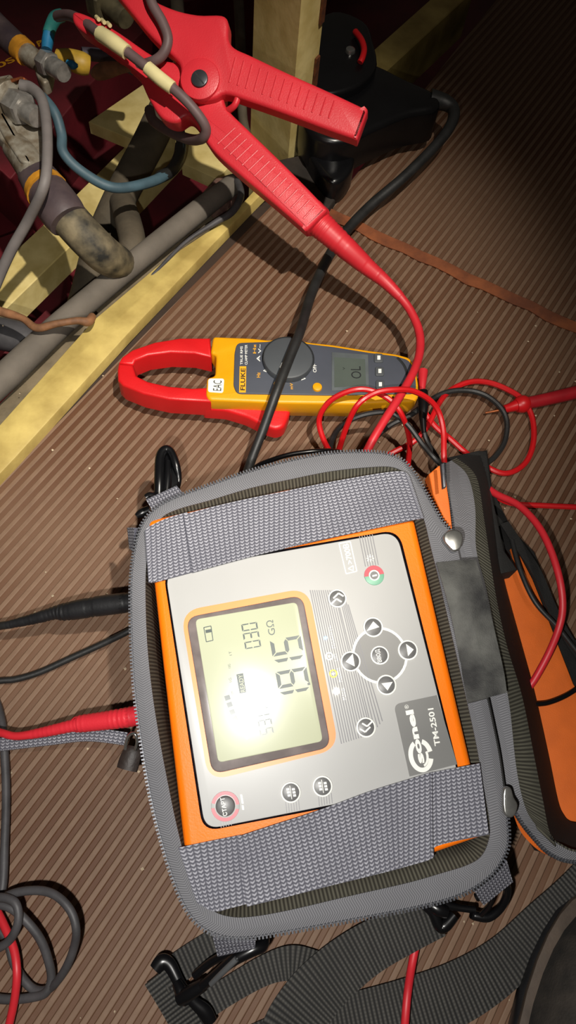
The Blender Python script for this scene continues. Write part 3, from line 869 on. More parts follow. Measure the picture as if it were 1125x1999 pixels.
for i, (s, a, b, h, mt_) in enumerate((
        ('TRUE RMS', (474, 712), (474, 676), 5, M_white), ('CLAMP METER', (483, 712), (483, 673), 5, M_white),
        ('Hz', (500, 690), (500, 672), 6, M_gold), ('V~', (510, 690), (510, 672), 6, M_white), ('A', (508, 706), (508, 694), 7, M_white),
        ('Hz', (508, 737), (508, 727), 7, M_gold), ('A~', (522, 727), (521, 714), 8, M_white), ('Ω', (545, 741), (545, 730), 10, M_white),
        ('+', (539, 753), (539, 746), 6, M_gold), ('V', (572, 746), (572, 735), 9, M_white), ('mV', (572, 760), (572, 748), 6, M_gold),
        ('V~', (597, 743), (597, 728), 9, M_white), ('OFF', (618, 727), (618, 711), 7, M_white))):
    text('lettering', s, MP, a, b, h, 0.0013, mt_, fp, 0.01)
uj = [(411, 659), (351, 659), (302, 667), (258, 682), (238, 696), (232, 707), (260, 711), (264, 703), (289, 693), (333, 687), (380, 689), (413, 697)]
prism('upper_jaw', MP, uj, -0.022, -0.002, M_jaw_red, t, bev=0.002, angle=60, label='red clamp jaw')
lj = [(231, 709), (229, 722), (230, 742), (240, 752), (280, 768), (330, 779), (412, 784), (412, 755), (375, 757), (329, 753), (289, 744), (266, 733), (260, 712)]
prism('lower_jaw', MP, lj, -0.022, -0.002, M_jaw_red, t, bev=0.002, angle=60, label='red clamp jaw')
tr = [(400, 776), (470, 777), (547, 783), (566, 790), (568, 802), (556, 832), (540, 838), (520, 832), (480, 812), (440, 800), (395, 797)]
prism('trigger', hplane(0.024), fillet(tr, 7, 3), -0.014, 0.0, M_jaw_red, t, bev=0.003, angle=60, label='red trigger lever')

# meter leads
def lead(name, label, pts, r, mt_):
    return tag(cable(name, pts, r, mt_), label, 'cable')
t = thing('test_lead', 'thin red test lead coiled beside the meter, with its plug', 'test lead', P(800, 800, 0.0))
cable('plug', [(826, 724, 0.02, 10), (825, 745, 0.02, 8), (824, 768, 0.019, 5)], 8, M_red_lead, t)
R1 = [(824, 768, 0.019), (828, 800, 0.014), (850, 832, 0.008), (880, 857, 0.005), (908, 882, 0.003), (940, 905, 0.003), (978, 923, 0.003), (1006, 919, 0.003), (1030, 898, 0.003), (1042, 860, 0.003), (1039, 815, 0.004), (1020, 780, 0.006), (992, 761, 0.005), (955, 747, 0.004), (917, 746, 0.004), (880, 762, 0.005), (857, 788, 0.012), (836, 830, 0.012), (810, 860, 0.01), (762, 886, 0.004), (720, 910, 0.004)]
cable('lead', R1, 5.6, M_red_thin, t, seg=8)
cable('lead', [(796, 915, 0.006), (800, 861, 0.022), (787, 815, 0.045), (763, 782, 0.052), (726, 763, 0.054), (693, 761, 0.054), (656, 775, 0.048), (633, 796, 0.04), (623, 824, 0.03), (633, 861, 0.02), (655, 900, 0.006)], 5.6, M_red_thin, t, seg=8)
cable('lead', [(655, 905, 0.006), (663, 875, 0.02), (677, 833, 0.04), (698, 791, 0.058), (731, 768, 0.062), (768, 761, 0.062), (805, 763, 0.058), (838, 780, 0.05), (857, 805, 0.042), (866, 843, 0.035), (867, 890, 0.03), (870, 930, 0.02)], 5.8, M_red_thin, t, seg=8)
t = thing('test_probe', 'red test probe handle lying on the ribbed mat', 'probe', P(1040, 785, 0.0))
cable('probe_handle', [(1018, 789, 0.0065, 12), (1060, 781, 0.0065, 12.5), (1125, 766, 0.0065, 13), (1260, 735, 0.0065, 13)], 12, mat('deep_red_plastic', (178, 26, 38), 0.45), t, n=3)
cable('finger_guard', [(1008, 792, 0.0066, 13), (1016, 790, 0.0068, 17), (1024, 788, 0.0068, 17), (1030, 787, 0.0066, 13)], 15, M_red_thin, t, n=2, seg=16)
cable('probe_nose', [(984, 799, 0.006, 8), (995, 796, 0.006, 9), (1010, 791, 0.0062, 12)], 9, M_red_thin, t, n=3)
cable('probe_tip', [(948, 806, 0.004, 2), (985, 799, 0.006, 3)], 2.5, M_copper, t, n=1)
t = thing('test_lead', 'thin black test lead coiled beside the meter, with its plug', 'test lead', P(850, 820, 0.0))
cable('plug', [(826, 764, 0.02, 10), (827, 795, 0.019, 10), (826, 818, 0.018, 7), (828, 845, 0.016, 5)], 8, M_black_gloss, t)
cable('lead', [(828, 840, 0.016), (834, 862, 0.012), (852, 890, 0.012), (870, 925, 0.012)], 5, M_cable_black, t, seg=8)
cable('lead', [(640, 900, 0.006), (650, 855, 0.02), (670, 829, 0.034), (703, 812, 0.042), (740, 805, 0.044), (768, 808, 0.043), (796, 829, 0.04), (824, 866, 0.036), (848, 894, 0.036), (866, 912, 0.03)], 5.4, M_cable_black, t, seg=8)
cable('lead', [(710, 890, 0.004), (730, 858, 0.006), (762, 830, 0.008), (806, 808, 0.012), (847, 777, 0.010), (880, 764, 0.009), (917, 763, 0.008), (950, 773, 0.008), (978, 796, 0.008), (990, 824, 0.006), (986, 861, 0.004), (969, 889, 0.003), (950, 905, 0.003), (920, 930, 0.003)], 5.4, M_cable_black, t, seg=8)
lead('cable', 'glossy thin black lead hugging the far rim of the bag', [(470, 950, 0.006), (497, 914, 0.03), (531, 898, 0.04), (573, 886, 0.045), (631, 880, 0.045), (670, 885, 0.03), (700, 910, 0.01)], 5, M_black_gloss)
t = thing('cable', 'red lead leaving the open bag lid across the mat', 'cable', P(1050, 1000, 0.0))
cable('lead', [(935, 950, 0.006), (965, 968, 0.005), (1001, 983, 0.004), (1060, 987, 0.003), (1125, 990, 0.003), (1230, 996, 0.003), (1450, 1030, 0.003), (1800, 1020, 0.003)], 5.6, M_red_thin, t, seg=8)
lead('cable', 'red cable arching down from the mat on to the orange lid lining', [(930, 935, 0.02), (968, 964, 0.03), (1012, 986, 0.04), (1050, 1025, 0.05), (1076, 1075, 0.055), (1094, 1135, 0.055), (1099, 1185, 0.05), (1092, 1225, 0.045), (1072, 1275, 0.035), (1045, 1325, 0.026), (1030, 1345, 0.022)], 7.2, M_red_lead)

# ------------------------------------------------------------------ tester bag
BN = -ray(480, 1420).normalized()
BP = Plane(P(600, 1320, 0.104), BN)
PAIRS = [((770, 890), (768, 912), 8), ((720, 882), (720, 912), 8), ((640, 885), (645, 920), 8), ((560, 900), (565, 936), 7), ((480, 922), (488, 953), 6),
 ((400, 950), (408, 977), 5), ((340, 972), (350, 993), 4), ((300, 995), (316, 1010), 2), ((275, 1028), (298, 1042), 1.5), ((262, 1075), (288, 1085), 1.5),
 ((255, 1140), (284, 1140), 1.5), ((256, 1250), (287, 1250), 2.5), ((262, 1350), (297, 1350), 3), ((275, 1450), (312, 1445), 3), ((292, 1550), (330, 1540), 3),
 ((311, 1630), (347, 1620), 2), ((335, 1710), (367, 1695), 2), ((360, 1770), (390, 1745), 2), ((390, 1808), (412, 1775), 3), ((430, 1828), (445, 1789), 4),
 ((480, 1832), (490, 1790), 6), ((560, 1820), (565, 1777), 8), ((680, 1798), (680, 1750), 9), ((800, 1775), (795, 1724), 9), ((880, 1755), (865, 1704), 9),
 ((930, 1732), (910, 1690), 8), ((968, 1700), (938, 1674), 6), ((990, 1660), (953, 1647), 4), ((993, 1620), (957, 1610), 3), ((985, 1545), (944, 1530), 5),
 ((975, 1470), (930, 1450), 5), ((952, 1360), (908, 1350), 5), ((930, 1250), (885, 1250), 5), ((910, 1150), (862, 1150), 5), ((888, 1052), (842, 1070), 5),
 ((862, 1015), (830, 1020), 5), ((835, 968), (815, 975), 6), ((803, 915), (795, 930), 7)]
bag = thing('tester_bag', 'grey soft zip bag with open lid holding the orange tester', 'bag', P(600, 1320, 0.0))
rows = crom([(a[0], a[1], b[0], b[1], d) for a, b, d in PAIRS], 4, closed=True)
n = len(rows)
OUT = [BP.px(r[0], r[1], 0.0) for r in rows]
INN = [BP.px(r[2], r[3], 0.0015) for r in rows]
inn2 = [BP.loc(p) for p in INN]
CEN = sum(OUT, Vector((0, 0, 0)))/n
def inset(i, d):
    """inner edge point moved d metres inward on the bag plane"""
    a = Vector(inn2[i-1]); b = Vector(inn2[(i+1) % n])
    e = (b-a).normalized(); q = Vector((-e.y, e.x))
    c = Vector(BP.loc(CEN)) - Vector(inn2[i])
    if q.dot(c) < 0: q = -q
    return Vector(inn2[i])+q*d
# rim tape
vs = []; fs = []; uv = []; s = 0
for i in range(n+1):
    j = i % n
    if i: s += (OUT[j]-OUT[(i-1) % n]).length
    o_, i_ = OUT[j], INN[j]
    wd = (o_-i_).length
    mid = (o_+i_)*0.5 + BN*0.0012
    vs += [o_, mid, i_, i_-BN*0.0015, o_-BN*0.0015]
    uv += [(s, 0), (s, wd*0.5), (s, wd), (s, wd), (s, 0)]
for i in range(n):
    for k in range(5):
        k2 = (k+1) % 5
        fs.append((i*5+k, i*5+k2, (i+1)*5+k2, (i+1)*5+k))
mesh('zip_tape', vs, fs, M_tape, bag, uvs=uv, label='grey herringbone zip tape')
# lining between tape and tester
vs = []; fs = []; uv = []; s = 0
for i in range(n+1):
    j = i % n
    if i: s += (INN[j]-INN[(i-1) % n]).length
    d = rows[j][4]*0.001
    vs += [INN[j]-BN*0.0008, BP.at(inset(j, d*0.5), -0.004), BP.at(inset(j, d), -0.012), BP.at(inset(j, d), -0.045)]
    uv += [(s, 0), (s, d), (s, 2*d), (s, 2*d+0.03)]
for i in range(n):
    for k in range(3):
        fs.append((i*4+k, i*4+k+1, (i+1)*4+k+1, (i+1)*4+k))
mesh('lining', vs, fs, M_lining, bag, uvs=uv, label='dark olive ribbed lining')
# outer wall down to the floor
vs = []; fs = []
for i in range(n):
    p = OUT[i]-BN*0.001
    c = Vector((CEN.x, CEN.y, 0))
    q = Vector((p.x, p.y, 0)); dr = (q-c).normalized()
    vs += [p, Vector((p.x, p.y, 0))+dr*0.001+Vector((0, 0, p.z*0.6)), Vector((p.x, p.y, 0))-dr*0.004+Vector((0, 0, 0.012)), q-dr*0.012+Vector((0, 0, 0.0005))]
for i in range(n):
    for k in range(3):
        j = (i+1) % n
        fs.append((i*4+k, i*4+k+1, j*4+k+1, j*4+k))
fs.append(tuple(i*4+3 for i in range(n)))
mesh('outer_wall', vs, fs, M_bag_out, bag)
# zip teeth along the open edge
def teeth(path, parent, step=0.0019, nrm=BN):
    vs = []; fs = []
    acc = 0.0
    for a, b in zip(path, path[1:]):
        L = (b-a).length
        if L < 1e-7: continue
        d = (b-a)/L; sd = nrm.cross(d).normalized()
        while acc < L:
            c = a+d*acc + nrm*0.0006
            o = len(vs)
            for x, y, z in ((-1, -1, -1), (1, -1, -1), (1, 1, -1), (-1, 1, -1), (-1, -1, 1), (1, -1, 1), (1, 1, 1), (-1, 1, 1)):
                k = 0.75 if z > 0 else 1.0
                vs.append(c + d*(x*0.00058*k) + sd*(y*0.0012*k) + nrm*(z*0.0009))
            fs += [tuple(o+i for i in f) for f in ((0, 3, 2, 1), (4, 5, 6, 7), (0, 1, 5, 4), (1, 2, 6, 5), (2, 3, 7, 6), (3, 0, 4, 7))]
            acc += step
        acc -= L
    ob = mesh('zip_teeth', vs, fs, M_teeth, parent, smooth=False)
    ob['kind'] = 'stuff'
    return ob
path = OUT[34*4:] + OUT[:29*4+1]
teeth(path, bag)
# closed zip seam on the hinge side
cable('zip_seam', [(952, 1360, 0.0022), (964, 1415, 0.0025), (976, 1475, 0.0025), (986, 1545, 0.0022)], 2.0, M_black_cloth, bag, seg=6, plane=BP, flat=0.4)
# lid
LID = [((868, 905), (882, 899), (892, 894), .078), ((870, 950), (913, 928), (930, 930), .090), ((880, 1000), (928, 990), (945, 1010), .098), ((888, 1053), (930, 1072), (957, 1090), .101),
       ((910, 1150), (950, 1150), (970, 1170), .099), ((930, 1250), (970, 1250), (990, 1260), .097), ((952, 1360), (994, 1370), (1020, 1360), .093), ((975, 1470), (1006, 1480), (1044, 1480), .090),
       ((987, 1545), (1017, 1545), (1060, 1560), .086), ((1013, 1598), (1032, 1590), (1072, 1620), .078), ((1040, 1634), (1056, 1620), (1087, 1650), .070), ((1075, 1668), (1090, 1648), (1107, 1668), .064), ((1125, 1683), (1132, 1664), (1138, 1672), .062), ((1220, 1675), (1220, 1655), (1220, 1662), .062)]
lr = crom([(*a, *b, *c, z) for a, b, c, z in LID], 5)
L1 = [P(r[0], r[1], r[6]) for r in lr]; L2 = [P(r[2], r[3], r[6]+0.002) for r in lr]; L3 = [P(r[4], r[5], r[6]-0.004) for r in lr]
lid = strip('lid_tape', L1, L2, M_tape, bag, 0.0012, label='grey tape round the open lid')
strip('lid_binding', L2, L3, M_lining, bag, 0.0012, label='dark ribbed binding of the lid')
W = [(952, 888), (956, 930), (961, 967), (970, 1040), (982, 1121), (1019, 1259), (1044, 1351), (1071, 1472), (1090, 1564), (1102, 1592), (1112, 1602), (1125, 1606), (1150, 1606), (1220, 1604)]
Wz = crom([(u, v, 0.0) for u, v in W], 5)
LB = [P(a, b, 0.016) for a, b, c in Wz]
strip('lid_inner_wall', L3, LB, M_black_cloth, bag, 0.0012, label='black inside wall of the lid')
teeth(L1[:15], bag); teeth(L1[44:], bag)
# the outer face of the lid wall and its orange facing
LO = [Vector((p.x+(q.x-p.x)*0.75, p.y+(q.y-p.y)*0.75, 0.008)) for p, q in zip(L1, LB)]
strip('lid_outer_wall', L1, LO, M_black_cloth, bag, 0.001)
strip('lid_facing', [p-Vector((0, 0, 0.001)) for p in L1[42:58]], [P(r[0]-11*math.sin(math.pi*k/15), r[1]+5*math.sin(math.pi*k/15), r[6]-0.004) for k, r in enumerate(lr[42:58])], M_orange_cloth, bag, 0.0008, label='orange facing of the lid edge')
prism('lid_base', hplane(0.006), [(890, 890), (952, 878), (962, 955), (1000, 1032), (1044, 1078), (1087, 1182), (1125, 1259), (1230, 1420), (1260, 1700), (1160, 1690), (1050, 1660), (1000, 1580), (960, 1350)], -0.0035, 0.002, M_black_cloth, bag, bev=0.0008)
prism('lid_lining', hplane(0.010), [(980, 1121), (1012, 1112), (999, 1070), (1007, 1068), (1040, 1130), (1060, 1180), (1083, 1240), (1120, 1335), (1190, 1450), (1230, 1620), (1098, 1600), (1086, 1560), (1068, 1470), (1042, 1351), (1016, 1259)], -0.003, 0.002, M_orange_cloth, bag, bev=0.0006, label='orange lid lining')
prism('lid_end_flap', hplane(0.03), [(872, 893), (935, 879), (951, 881), (962, 970), (985, 1075), (1011, 1112), (978, 1120), (962, 1040), (940, 960), (905, 912)], -0.022, 0.0, M_black_cloth, bag, bev=0.001, label='black end flap of the lid')
_rw = crom([(1220, 1662, 0.055), (1262, 1620, 0.045), (1262, 1520, 0.035), (1225, 1415, 0.026), (1160, 1315, 0.022), (1122, 1250, 0.020)], 5)
strip('lid_inner_wall', [P(*q) for q in _rw], [Vector((P(*q).x, P(*q).y, 0.006)) for q in _rw], M_black_cloth, bag, 0.0012)
band('lid_strap', [(985, 1020, 0.018, 18), (1018, 1070, 0.022, 20), (1050, 1120, 0.022, 20), (1080, 1190, 0.018, 20), (1120, 1262, 0.014, 20), (1180, 1340, 0.012, 20)], 18, M_black_cloth, bag)
cable('lid_cord', [(1000, 1055, 0.02), (1015, 1110, 0.024), (1045, 1175, 0.024), (1090, 1225, 0.022), (1130, 1275, 0.018), (1180, 1330, 0.014)], 5, M_cable_black, bag)
cable('lid_cord', [(1040, 1375, 0.02), (1070, 1372, 0.02), (1105, 1358, 0.02), (1140, 1335, 0.016)], 5, M_black_gloss, bag)
# worn black panel of the hinge, a dark mesh patch over both tapes
ha = crom([(852, 1098), (873, 1170), (888, 1235), (905, 1330), (914, 1372)], 5); hb = crom([(930, 1092), (950, 1165), (966, 1230), (984, 1310), (990, 1352)], 5)
hz = []
for k in range(len(ha)):
    hz.append((k/(len(ha)-1)))
HA = [BP.px(a[0], a[1], 0.0035+0.002*math.sin(7*h)) for a, h in zip(ha, hz)]; HB = [BP.px(b[0], b[1], 0.0045+0.0015*math.sin(9*h)) for b, h in zip(hb, hz)]
HM = [(a+b)*0.5+BN*0.001 for a, b in zip(HA, HB)]
strip('hinge_patch', HA, HM, M_hinge, bag, 0.001); strip('hinge_patch', HM, HB, M_hinge, bag, 0.001)
# orange pocket cloth glimpsed through the open zip
prism('orange_gusset', BP, [(838, 925), (858, 908), (868, 915), (878, 980), (884, 1036), (866, 1010), (846, 965)], -0.020, -0.008, M_orange_cloth, bag, bev=0.001, label='orange gusset cloth')
# zip pulls
prism('zip_pull', BP, smooth_px([(868, 1042), (880, 1034), (898, 1036), (905, 1050), (900, 1070), (888, 1076), (878, 1068), (867, 1054)], 3), 0.003, 0.006, M_chrome, bag, bev=0.001, label='scratched metal zip pull')
prism('zip_slider', BP, [(862, 905), (868, 903), (872, 950), (866, 952)], 0.002, 0.006, M_teeth, bag, bev=0.0006)
prism('zip_pull', BP, smooth_px([(984, 1540), (998, 1538), (1004, 1556), (1012, 1572), (1006, 1592), (994, 1596), (984, 1584)], 3), 0.003, 0.006, M_chrome, bag, bev=0.001, label='scratched metal zip pull')
# webbing over the tester
def webstrap(name, top, bot, h, nn=6, thick=0.0018):
    a = crom(top, nn); b = crom(bot, nn)
    return strip(name, [BP.px(*p, h) for p in a], [BP.px(*p, h) for p in b], M_web_grey, bag, thick)
webstrap('webbing_end', [(283, 1034), (300, 1023), (330, 1010), (366, 1000)], [(290, 1137), (304, 1136), (340, 1127), (384, 1115)], 0.0062)
webstrap('webbing_strap', [(358, 1004), (450, 981), (560, 958), (660, 938), (775, 920), (800, 930)], [(377, 1117), (460, 1094), (560, 1069), (690, 1040), (808, 1015), (828, 1012)], 0.0085)
webstrap('webbing_end', [(348, 1655), (400, 1644), (440, 1636), (470, 1630)], [(384, 1762), (418, 1779), (450, 1773), (488, 1763)], 0.0062)
webstrap('webbing_strap', [(463, 1634), (530, 1612), (620, 1583), (720, 1546), (800, 1521), (843, 1508), (850, 1507), (937, 1490)], [(482, 1770), (560, 1751), (650, 1728), (740, 1706), (800, 1690), (845, 1675), (853, 1652), (955, 1629)], 0.0085)
# grey tabs at the corners for the clips
def tab(a0, a1, b0, b1, ha, hb):
    A_ = [BP.px(*pixline(a0, b0, k/4), ha+(hb-ha)*k/4) for k in range(5)]; B_ = [BP.px(*pixline(a1, b1, k/4), ha+(hb-ha)*k/4) for k in range(5)]
    return strip('corner_tab', A_, B_, M_web_grey, bag, 0.0025)
tab((300, 1000), (362, 968), (285, 975), (345, 948), -0.006, -0.012)
tab((412, 1815), (500, 1825), (425, 1868), (498, 1852), -0.004, -0.02)
tab((925, 1735), (990, 1680), (945, 1768), (1002, 1722), -0.006, -0.02)
tab((262, 1030), (262, 1080), (248, 1030), (252, 1070), -0.01, -0.02)

# ------------------------------------------------------------------ tester
dev = thing('insulation_tester', 'orange insulation resistance tester with silver keypad panel strapped in the bag', 'tester', P(600, 1330, 0.025))
hous = [(286, 1014), (560, 953), (786, 926), (812, 1018), (866, 1250), (920, 1480), (956, 1630), (850, 1667), (690, 1709), (424, 1781), (388, 1770), (358, 1648), (318, 1300), (300, 1135)]
prism('housing', BP, fillet(hous, [14, 0, 18, 0, 0, 0, 16, 0, 0, 14, 14, 0, 0, 0], 4), -0.070, 0.0035, M_orange, dev, bev=0.0045, angle=60)
PQ = [(322, 1116), (775, 1037), (898, 1523), (400, 1620)]
def grow(q, k):
    c = (sum(p[0] for p in q)/4, sum(p[1] for p in q)/4)
    return [(p[0]+k*(1 if p[0] > c[0] else -1), p[1]+k*(1 if p[1] > c[1] else -1)) for p in q]
prism('panel_trim', BP, fillet(grow(PQ, 4), 34, 8), 0.003, 0.0046, M_trim, dev, bev=0.0005, label='dark chrome trim')
pan = prism('front_panel', BP, fillet(grow(PQ, -0.5), 31, 8), 0.003, 0.0052, M_panel, dev, bev=0.0003, label='silver grey front panel')
PH = 0.0053
def flat(name, pts, mt_, parent=pan, h=PH, dh=0.00012):
    return prism(name, BP, pts, h-0.0001, h+dh, mt_, parent)
# fine lines printed beside the display
for k in range(18):
    s = k/17
    a = (606+s*72, 1152+(8 if s > 0.7 else 0)+s*0); b = (667+s*82, 1452-s*26)
    if s > 0.75: a = (a[0]+2, a[1]+20*(s-0.75)*4); b = (b[0]-2, b[1]-18*(s-0.75)*4)
    d = 0.9
    flat('line_print', [(a[0]-d, a[1]), (a[0]+d, a[1]), (b[0]+d, b[1]), (b[0]-d, b[1])], M_line)
for k in range(6):
    a = (702+k*5, 1047-k*0.8); b = (714+k*5, 1106-k*0.6)
    flat('line_print', [(a[0]-.8, a[1]), (a[0]+.8, a[1]), (b[0]+.8, b[1]), (b[0]-.8, b[1])], M_line)
for bx, by, kk in ((440, 1592, 5), (568, 1563, 6), (632, 1550, 6)):
    for k in range(kk):
        a = (bx-10+k*5, by+2-k*0.8); b = (bx-8+k*5, by+24-k*1.2)
        flat('line_print', [(a[0]-.6, a[1]), (a[0]+.6, a[1]), (b[0]+.6, b[1]), (b[0]-.6, b[1])], M_line)
# display: orange frame, clear edge, LCD
OQ = [(353, 1193), (602, 1147), (662, 1462), (407, 1525)]
lcdp = prism('display_frame', BP, fillet(OQ, 40, 8), 0.005, 0.0056, M_orange_print, dev, label='orange frame round the display')
prism('window_edge', BP, fillet([(363, 1205), (591, 1161), (647, 1459), (414, 1512)], 24, 6), 0.005, 0.0068, M_frame_grey, lcdp, bev=0.0008)
LQ = [(381, 1209), (580, 1175), (631, 1447), (426, 1489)]
lcd = prism('display', BP, fillet(LQ, 10, 4), 0.006, 0.0072, M_lcd, dev, bev=0.0003, label='pale greenish LCD')
LH = 0.0073
SQ = quadmap((LQ[3], LQ[0], LQ[1], LQ[2]))         # reading frame: s to the right, t downwards
def lflat(name, st, mt_):
    return flat(name, [SQ(*q) for q in st], mt_, lcd, LH, 0.0001)
SEG = {'0': 'abcdef', '1': 'bc', '3': 'abcdg', '5': 'acdfg', '9': 'abcdfg'}
def digit(ch, s0, t0, w_, h_, mt_, k=0.16):
    def q(x, y): return (s0+x*w_+ (1-y)*0.0, t0+y*h_)
    g = 0.03; e = k
    R = {'a': [(g, 0), (1-g, 0), (1-e-g, e*.6), (e+g, e*.6)], 'd': [(e+g, 1-e*.6), (1-e-g, 1-e*.6), (1-g, 1), (g, 1)],
         'g': [(g+.05, .5), (e+g, .5-e*.32), (1-e-g, .5-e*.32), (1-g-.05, .5), (1-e-g, .5+e*.32), (e+g, .5+e*.32)],
         'f': [(0, g), (e, e*.6+g), (e, .5-e*.32-g*.5), (0, .5-g*.5)], 'e': [(0, .5+g*.5), (e, .5+e*.32+g*.5), (e, 1-e*.6-g), (0, 1-g)],
         'b': [(1, g), (1-e, e*.6+g), (1-e, .5-e*.32-g*.5), (1, .5-g*.5)], 'c': [(1, .5+g*.5), (1-e, .5+e*.32+g*.5), (1-e, 1-e*.6-g), (1, 1-g)]}
    for c in SEG[ch]:
        lflat('lcd_segment', [q(*p) for p in R[c]], mt_)
digit('1', 0.285, 0.675, 0.11, 0.30, M_lcd_ink, 0.2); digit('9', 0.42, 0.675, 0.12, 0.30, M_lcd_ink, 0.2)
digit('1', 0.51, 0.675, 0.115, 0.30, M_lcd_ink, 0.2); digit('5', 0.65, 0.675, 0.115, 0.30, M_lcd_ink, 0.2)
lflat('decimal_point', [(0.408, 0.955), (0.425, 0.955), (0.425, 0.98), (0.408, 0.98)], M_lcd_ink)
digit('0', 0.735, 0.43, 0.05, 0.155, M_lcd_ink); digit('3', 0.80, 0.43, 0.045, 0.155, M_lcd_ink); digit('0', 0.86, 0.43, 0.05, 0.155, M_lcd_ink)
digit('5', 0.125, 0.43, 0.045, 0.13, M_lcd_ink); digit('3', 0.185, 0.43, 0.045, 0.13, M_lcd_ink); digit('1', 0.22, 0.43, 0.045, 0.13, M_lcd_ink)
text('lettering', 'GΩ', BP, SQ(0.80, 0.74), SQ(0.905, 0.74), 14, LH+.0001, M_lcd_ink, lcd)
text('lettering', 'V', BP, SQ(0.295, 0.545), SQ(0.32, 0.545), 7, LH+.0001, M_lcd_ink, lcd)
lflat('ready_box', [(0.44, 0.305), (0.575, 0.305), (0.575, 0.37), (0.44, 0.37)], M_lcd_ink)
text('lettering', 'READY', BP, SQ(0.447, 0.362), SQ(0.568, 0.362), 9, LH+.0003, M_lcd, lcd)
barp = [(600, 1510), (570, 1470), (541, 1430), (515, 1390), (490, 1345), (470, 1300), (452, 1250), (437, 1203)]
for k, (x, y) in enumerate(barp):
    if k == 0: continue
    u, v = 320+x/3.516, 1020+y/3.516
    x2, y2 = barp[k-1]; d = Vector((x-x2, y-y2)).normalized(); q = Vector((-d.y, d.x))
    c = Vector((u, v)); a_, b_ = d*4.6, q*(3.6+0.25*k)
    flat('bar_segment', [tuple(c-a_-b_), tuple(c+a_-b_), tuple(c+a_+b_), tuple(c-a_+b_)], M_lcd_ink, lcd, LH, 0.0001)
for k, s in enumerate(('1k', '10k', '1M', '10M', '1G', '10G', '1T')):
    u, v = ((482, 1433), (472, 1405), (466, 1378), (457, 1357), (453, 1331), (451, 1304), (453, 1279))[k]
    text('scale_mark', s, BP, (u, v), (u-1.5, v-8), 5, LH+.0001, M_lcd_ink, lcd)
for a, b, c, d in ((398, 1225, 412, 1222), (412, 1222, 416, 1250), (416, 1250, 403, 1253), (403, 1253, 398, 1225)):
    dd = Vector((c-a, d-b)).normalized(); q = Vector((-dd.y, dd.x))*0.8
    flat('battery_outline', [(a-q.x, b-q.y), (c-q.x, d-q.y), (c+q.x, d+q.y), (a+q.x, b+q.y)], M_lcd_ink, lcd, LH, 0.0001)
flat('battery_level', [(401, 1230), (412, 1228), (413, 1234), (402, 1236)], M_lcd_ink, lcd, LH, 0.0001)
# keys
def key(u, v, r, name='key'):
    b = disc(name, BP, u, v, r, 0.005, 0.0062, M_white, dev, 32, 0.0004, label='grey key with a white rim')
    disc('key_face', BP, u, v, r*0.83, 0.006, 0.0065, M_button, b, 30, 0.0002)
    return b
def tri(parent, pts):
    prism('arrow', BP, pts, 0.0064, 0.0067, M_white, parent)
ring('pad_ring', BP, 742, 1279, 50, 55, 0.0051, 0.0055, M_white, pan)
disc('pad_disc', BP, 742, 1279, 50, 0.0051, 0.00535, M_panel_dark, pan, 40)
k_ = key(729, 1224, 20); tri(k_, [(729, 1213), (741, 1224), (716, 1232)])
k_ = key(797, 1269, 20); tri(k_, [(793, 1257), (808, 1268), (797, 1281)])
k_ = key(755, 1337, 20); tri(k_, [(745, 1334), (767, 1331), (757, 1348)])
k_ = key(685, 1291, 20); tri(k_, [(689, 1276), (675, 1292), (693, 1301)])
k_ = key(742, 1279, 18.5); text('lettering', 'ВВОД', BP, (746, 1292), (740, 1267), 8, 0.0067, M_white, k_, 0.02)
def chev(parent, c, dirn):
    for off in (-6, 5):
        cx, cy = c[0]-1.2*off*0.3, c[1]+off
        d = dirn
        for sg in (-1, 1):
            a = (cx, cy-4*d); b = (cx+10*sg, cy+4*d-2*sg)
            v = Vector((b[0]-a[0], b[1]-a[1])).normalized(); q = Vector((-v.y, v.x))*1.6
            prism('chevron', BP, [(a[0]-q.x, a[1]-q.y), (b[0]-q.x, b[1]-q.y), (b[0]+q.x, b[1]+q.y), (a[0]+q.x, a[1]+q.y)], 0.0064, 0.0067, M_white, parent)
k_ = key(659, 1168, 18.5); chev(k_, (659, 1168), 1)
k_ = key(715, 1420, 19.5); chev(k_, (715, 1420), -1)
pw = disc('power_key', BP, 731, 1123, 19.5, 0.005, 0.0058, M_green_print, dev, 32, 0.0003, label='round red and green power key')
ring('red_arc', BP, 731, 1123, 11, 19.5, 0.0057, 0.006, M_red_print, pw, 10, 190)
disc('rim', BP, 731, 1123, 10.5, 0.0057, 0.0062, M_white, pw, 24); disc('key_face', BP, 731, 1123, 8, 0.0061, 0.0064, M_button, pw, 24)
prism('bar_mark', BP, [(727, 1123), (736, 1121), (736.6, 1124), (727.6, 1126)], 0.0063, 0.0066, M_white, pw)
for k in range(8):
    a = k*math.pi/4
    u, v = 723+6.5*math.cos(a), 1090+6.5*math.sin(a)
    flat('lamp_ray', circ(u, v, 1.3, 6), M_white)
ring('lamp_icon', BP, 723, 1090, 2.6, 4.6, PH, PH+0.0001, M_white, pan, n=16)
st = disc('start_key', BP, 440, 1574, 28, 0.005, 0.0057, M_panel, dev, 40, 0.0003, label='start key with a red ring')
ring('red_arc', BP, 440, 1574, 21, 27.5, 0.0056, 0.006, M_red_print, st, 8, 168); ring('red_arc', BP, 440, 1574, 21, 27.5, 0.0056, 0.006, M_red_print, st, 188, 348)
disc('key_face', BP, 440, 1574, 19, 0.0056, 0.0072, M_button, st, 32, 0.0012)
text('lettering', 'СТАРТ', BP, (444, 1592), (438, 1556), 8, 0.0074, M_white, st, 0.02)
flat('small_print', [(469, 1551), (473, 1551), (476, 1569), (472, 1569)], M_white); flat('small_print', [(472, 1572), (476, 1572), (477, 1581), (473, 1581)], M_white)
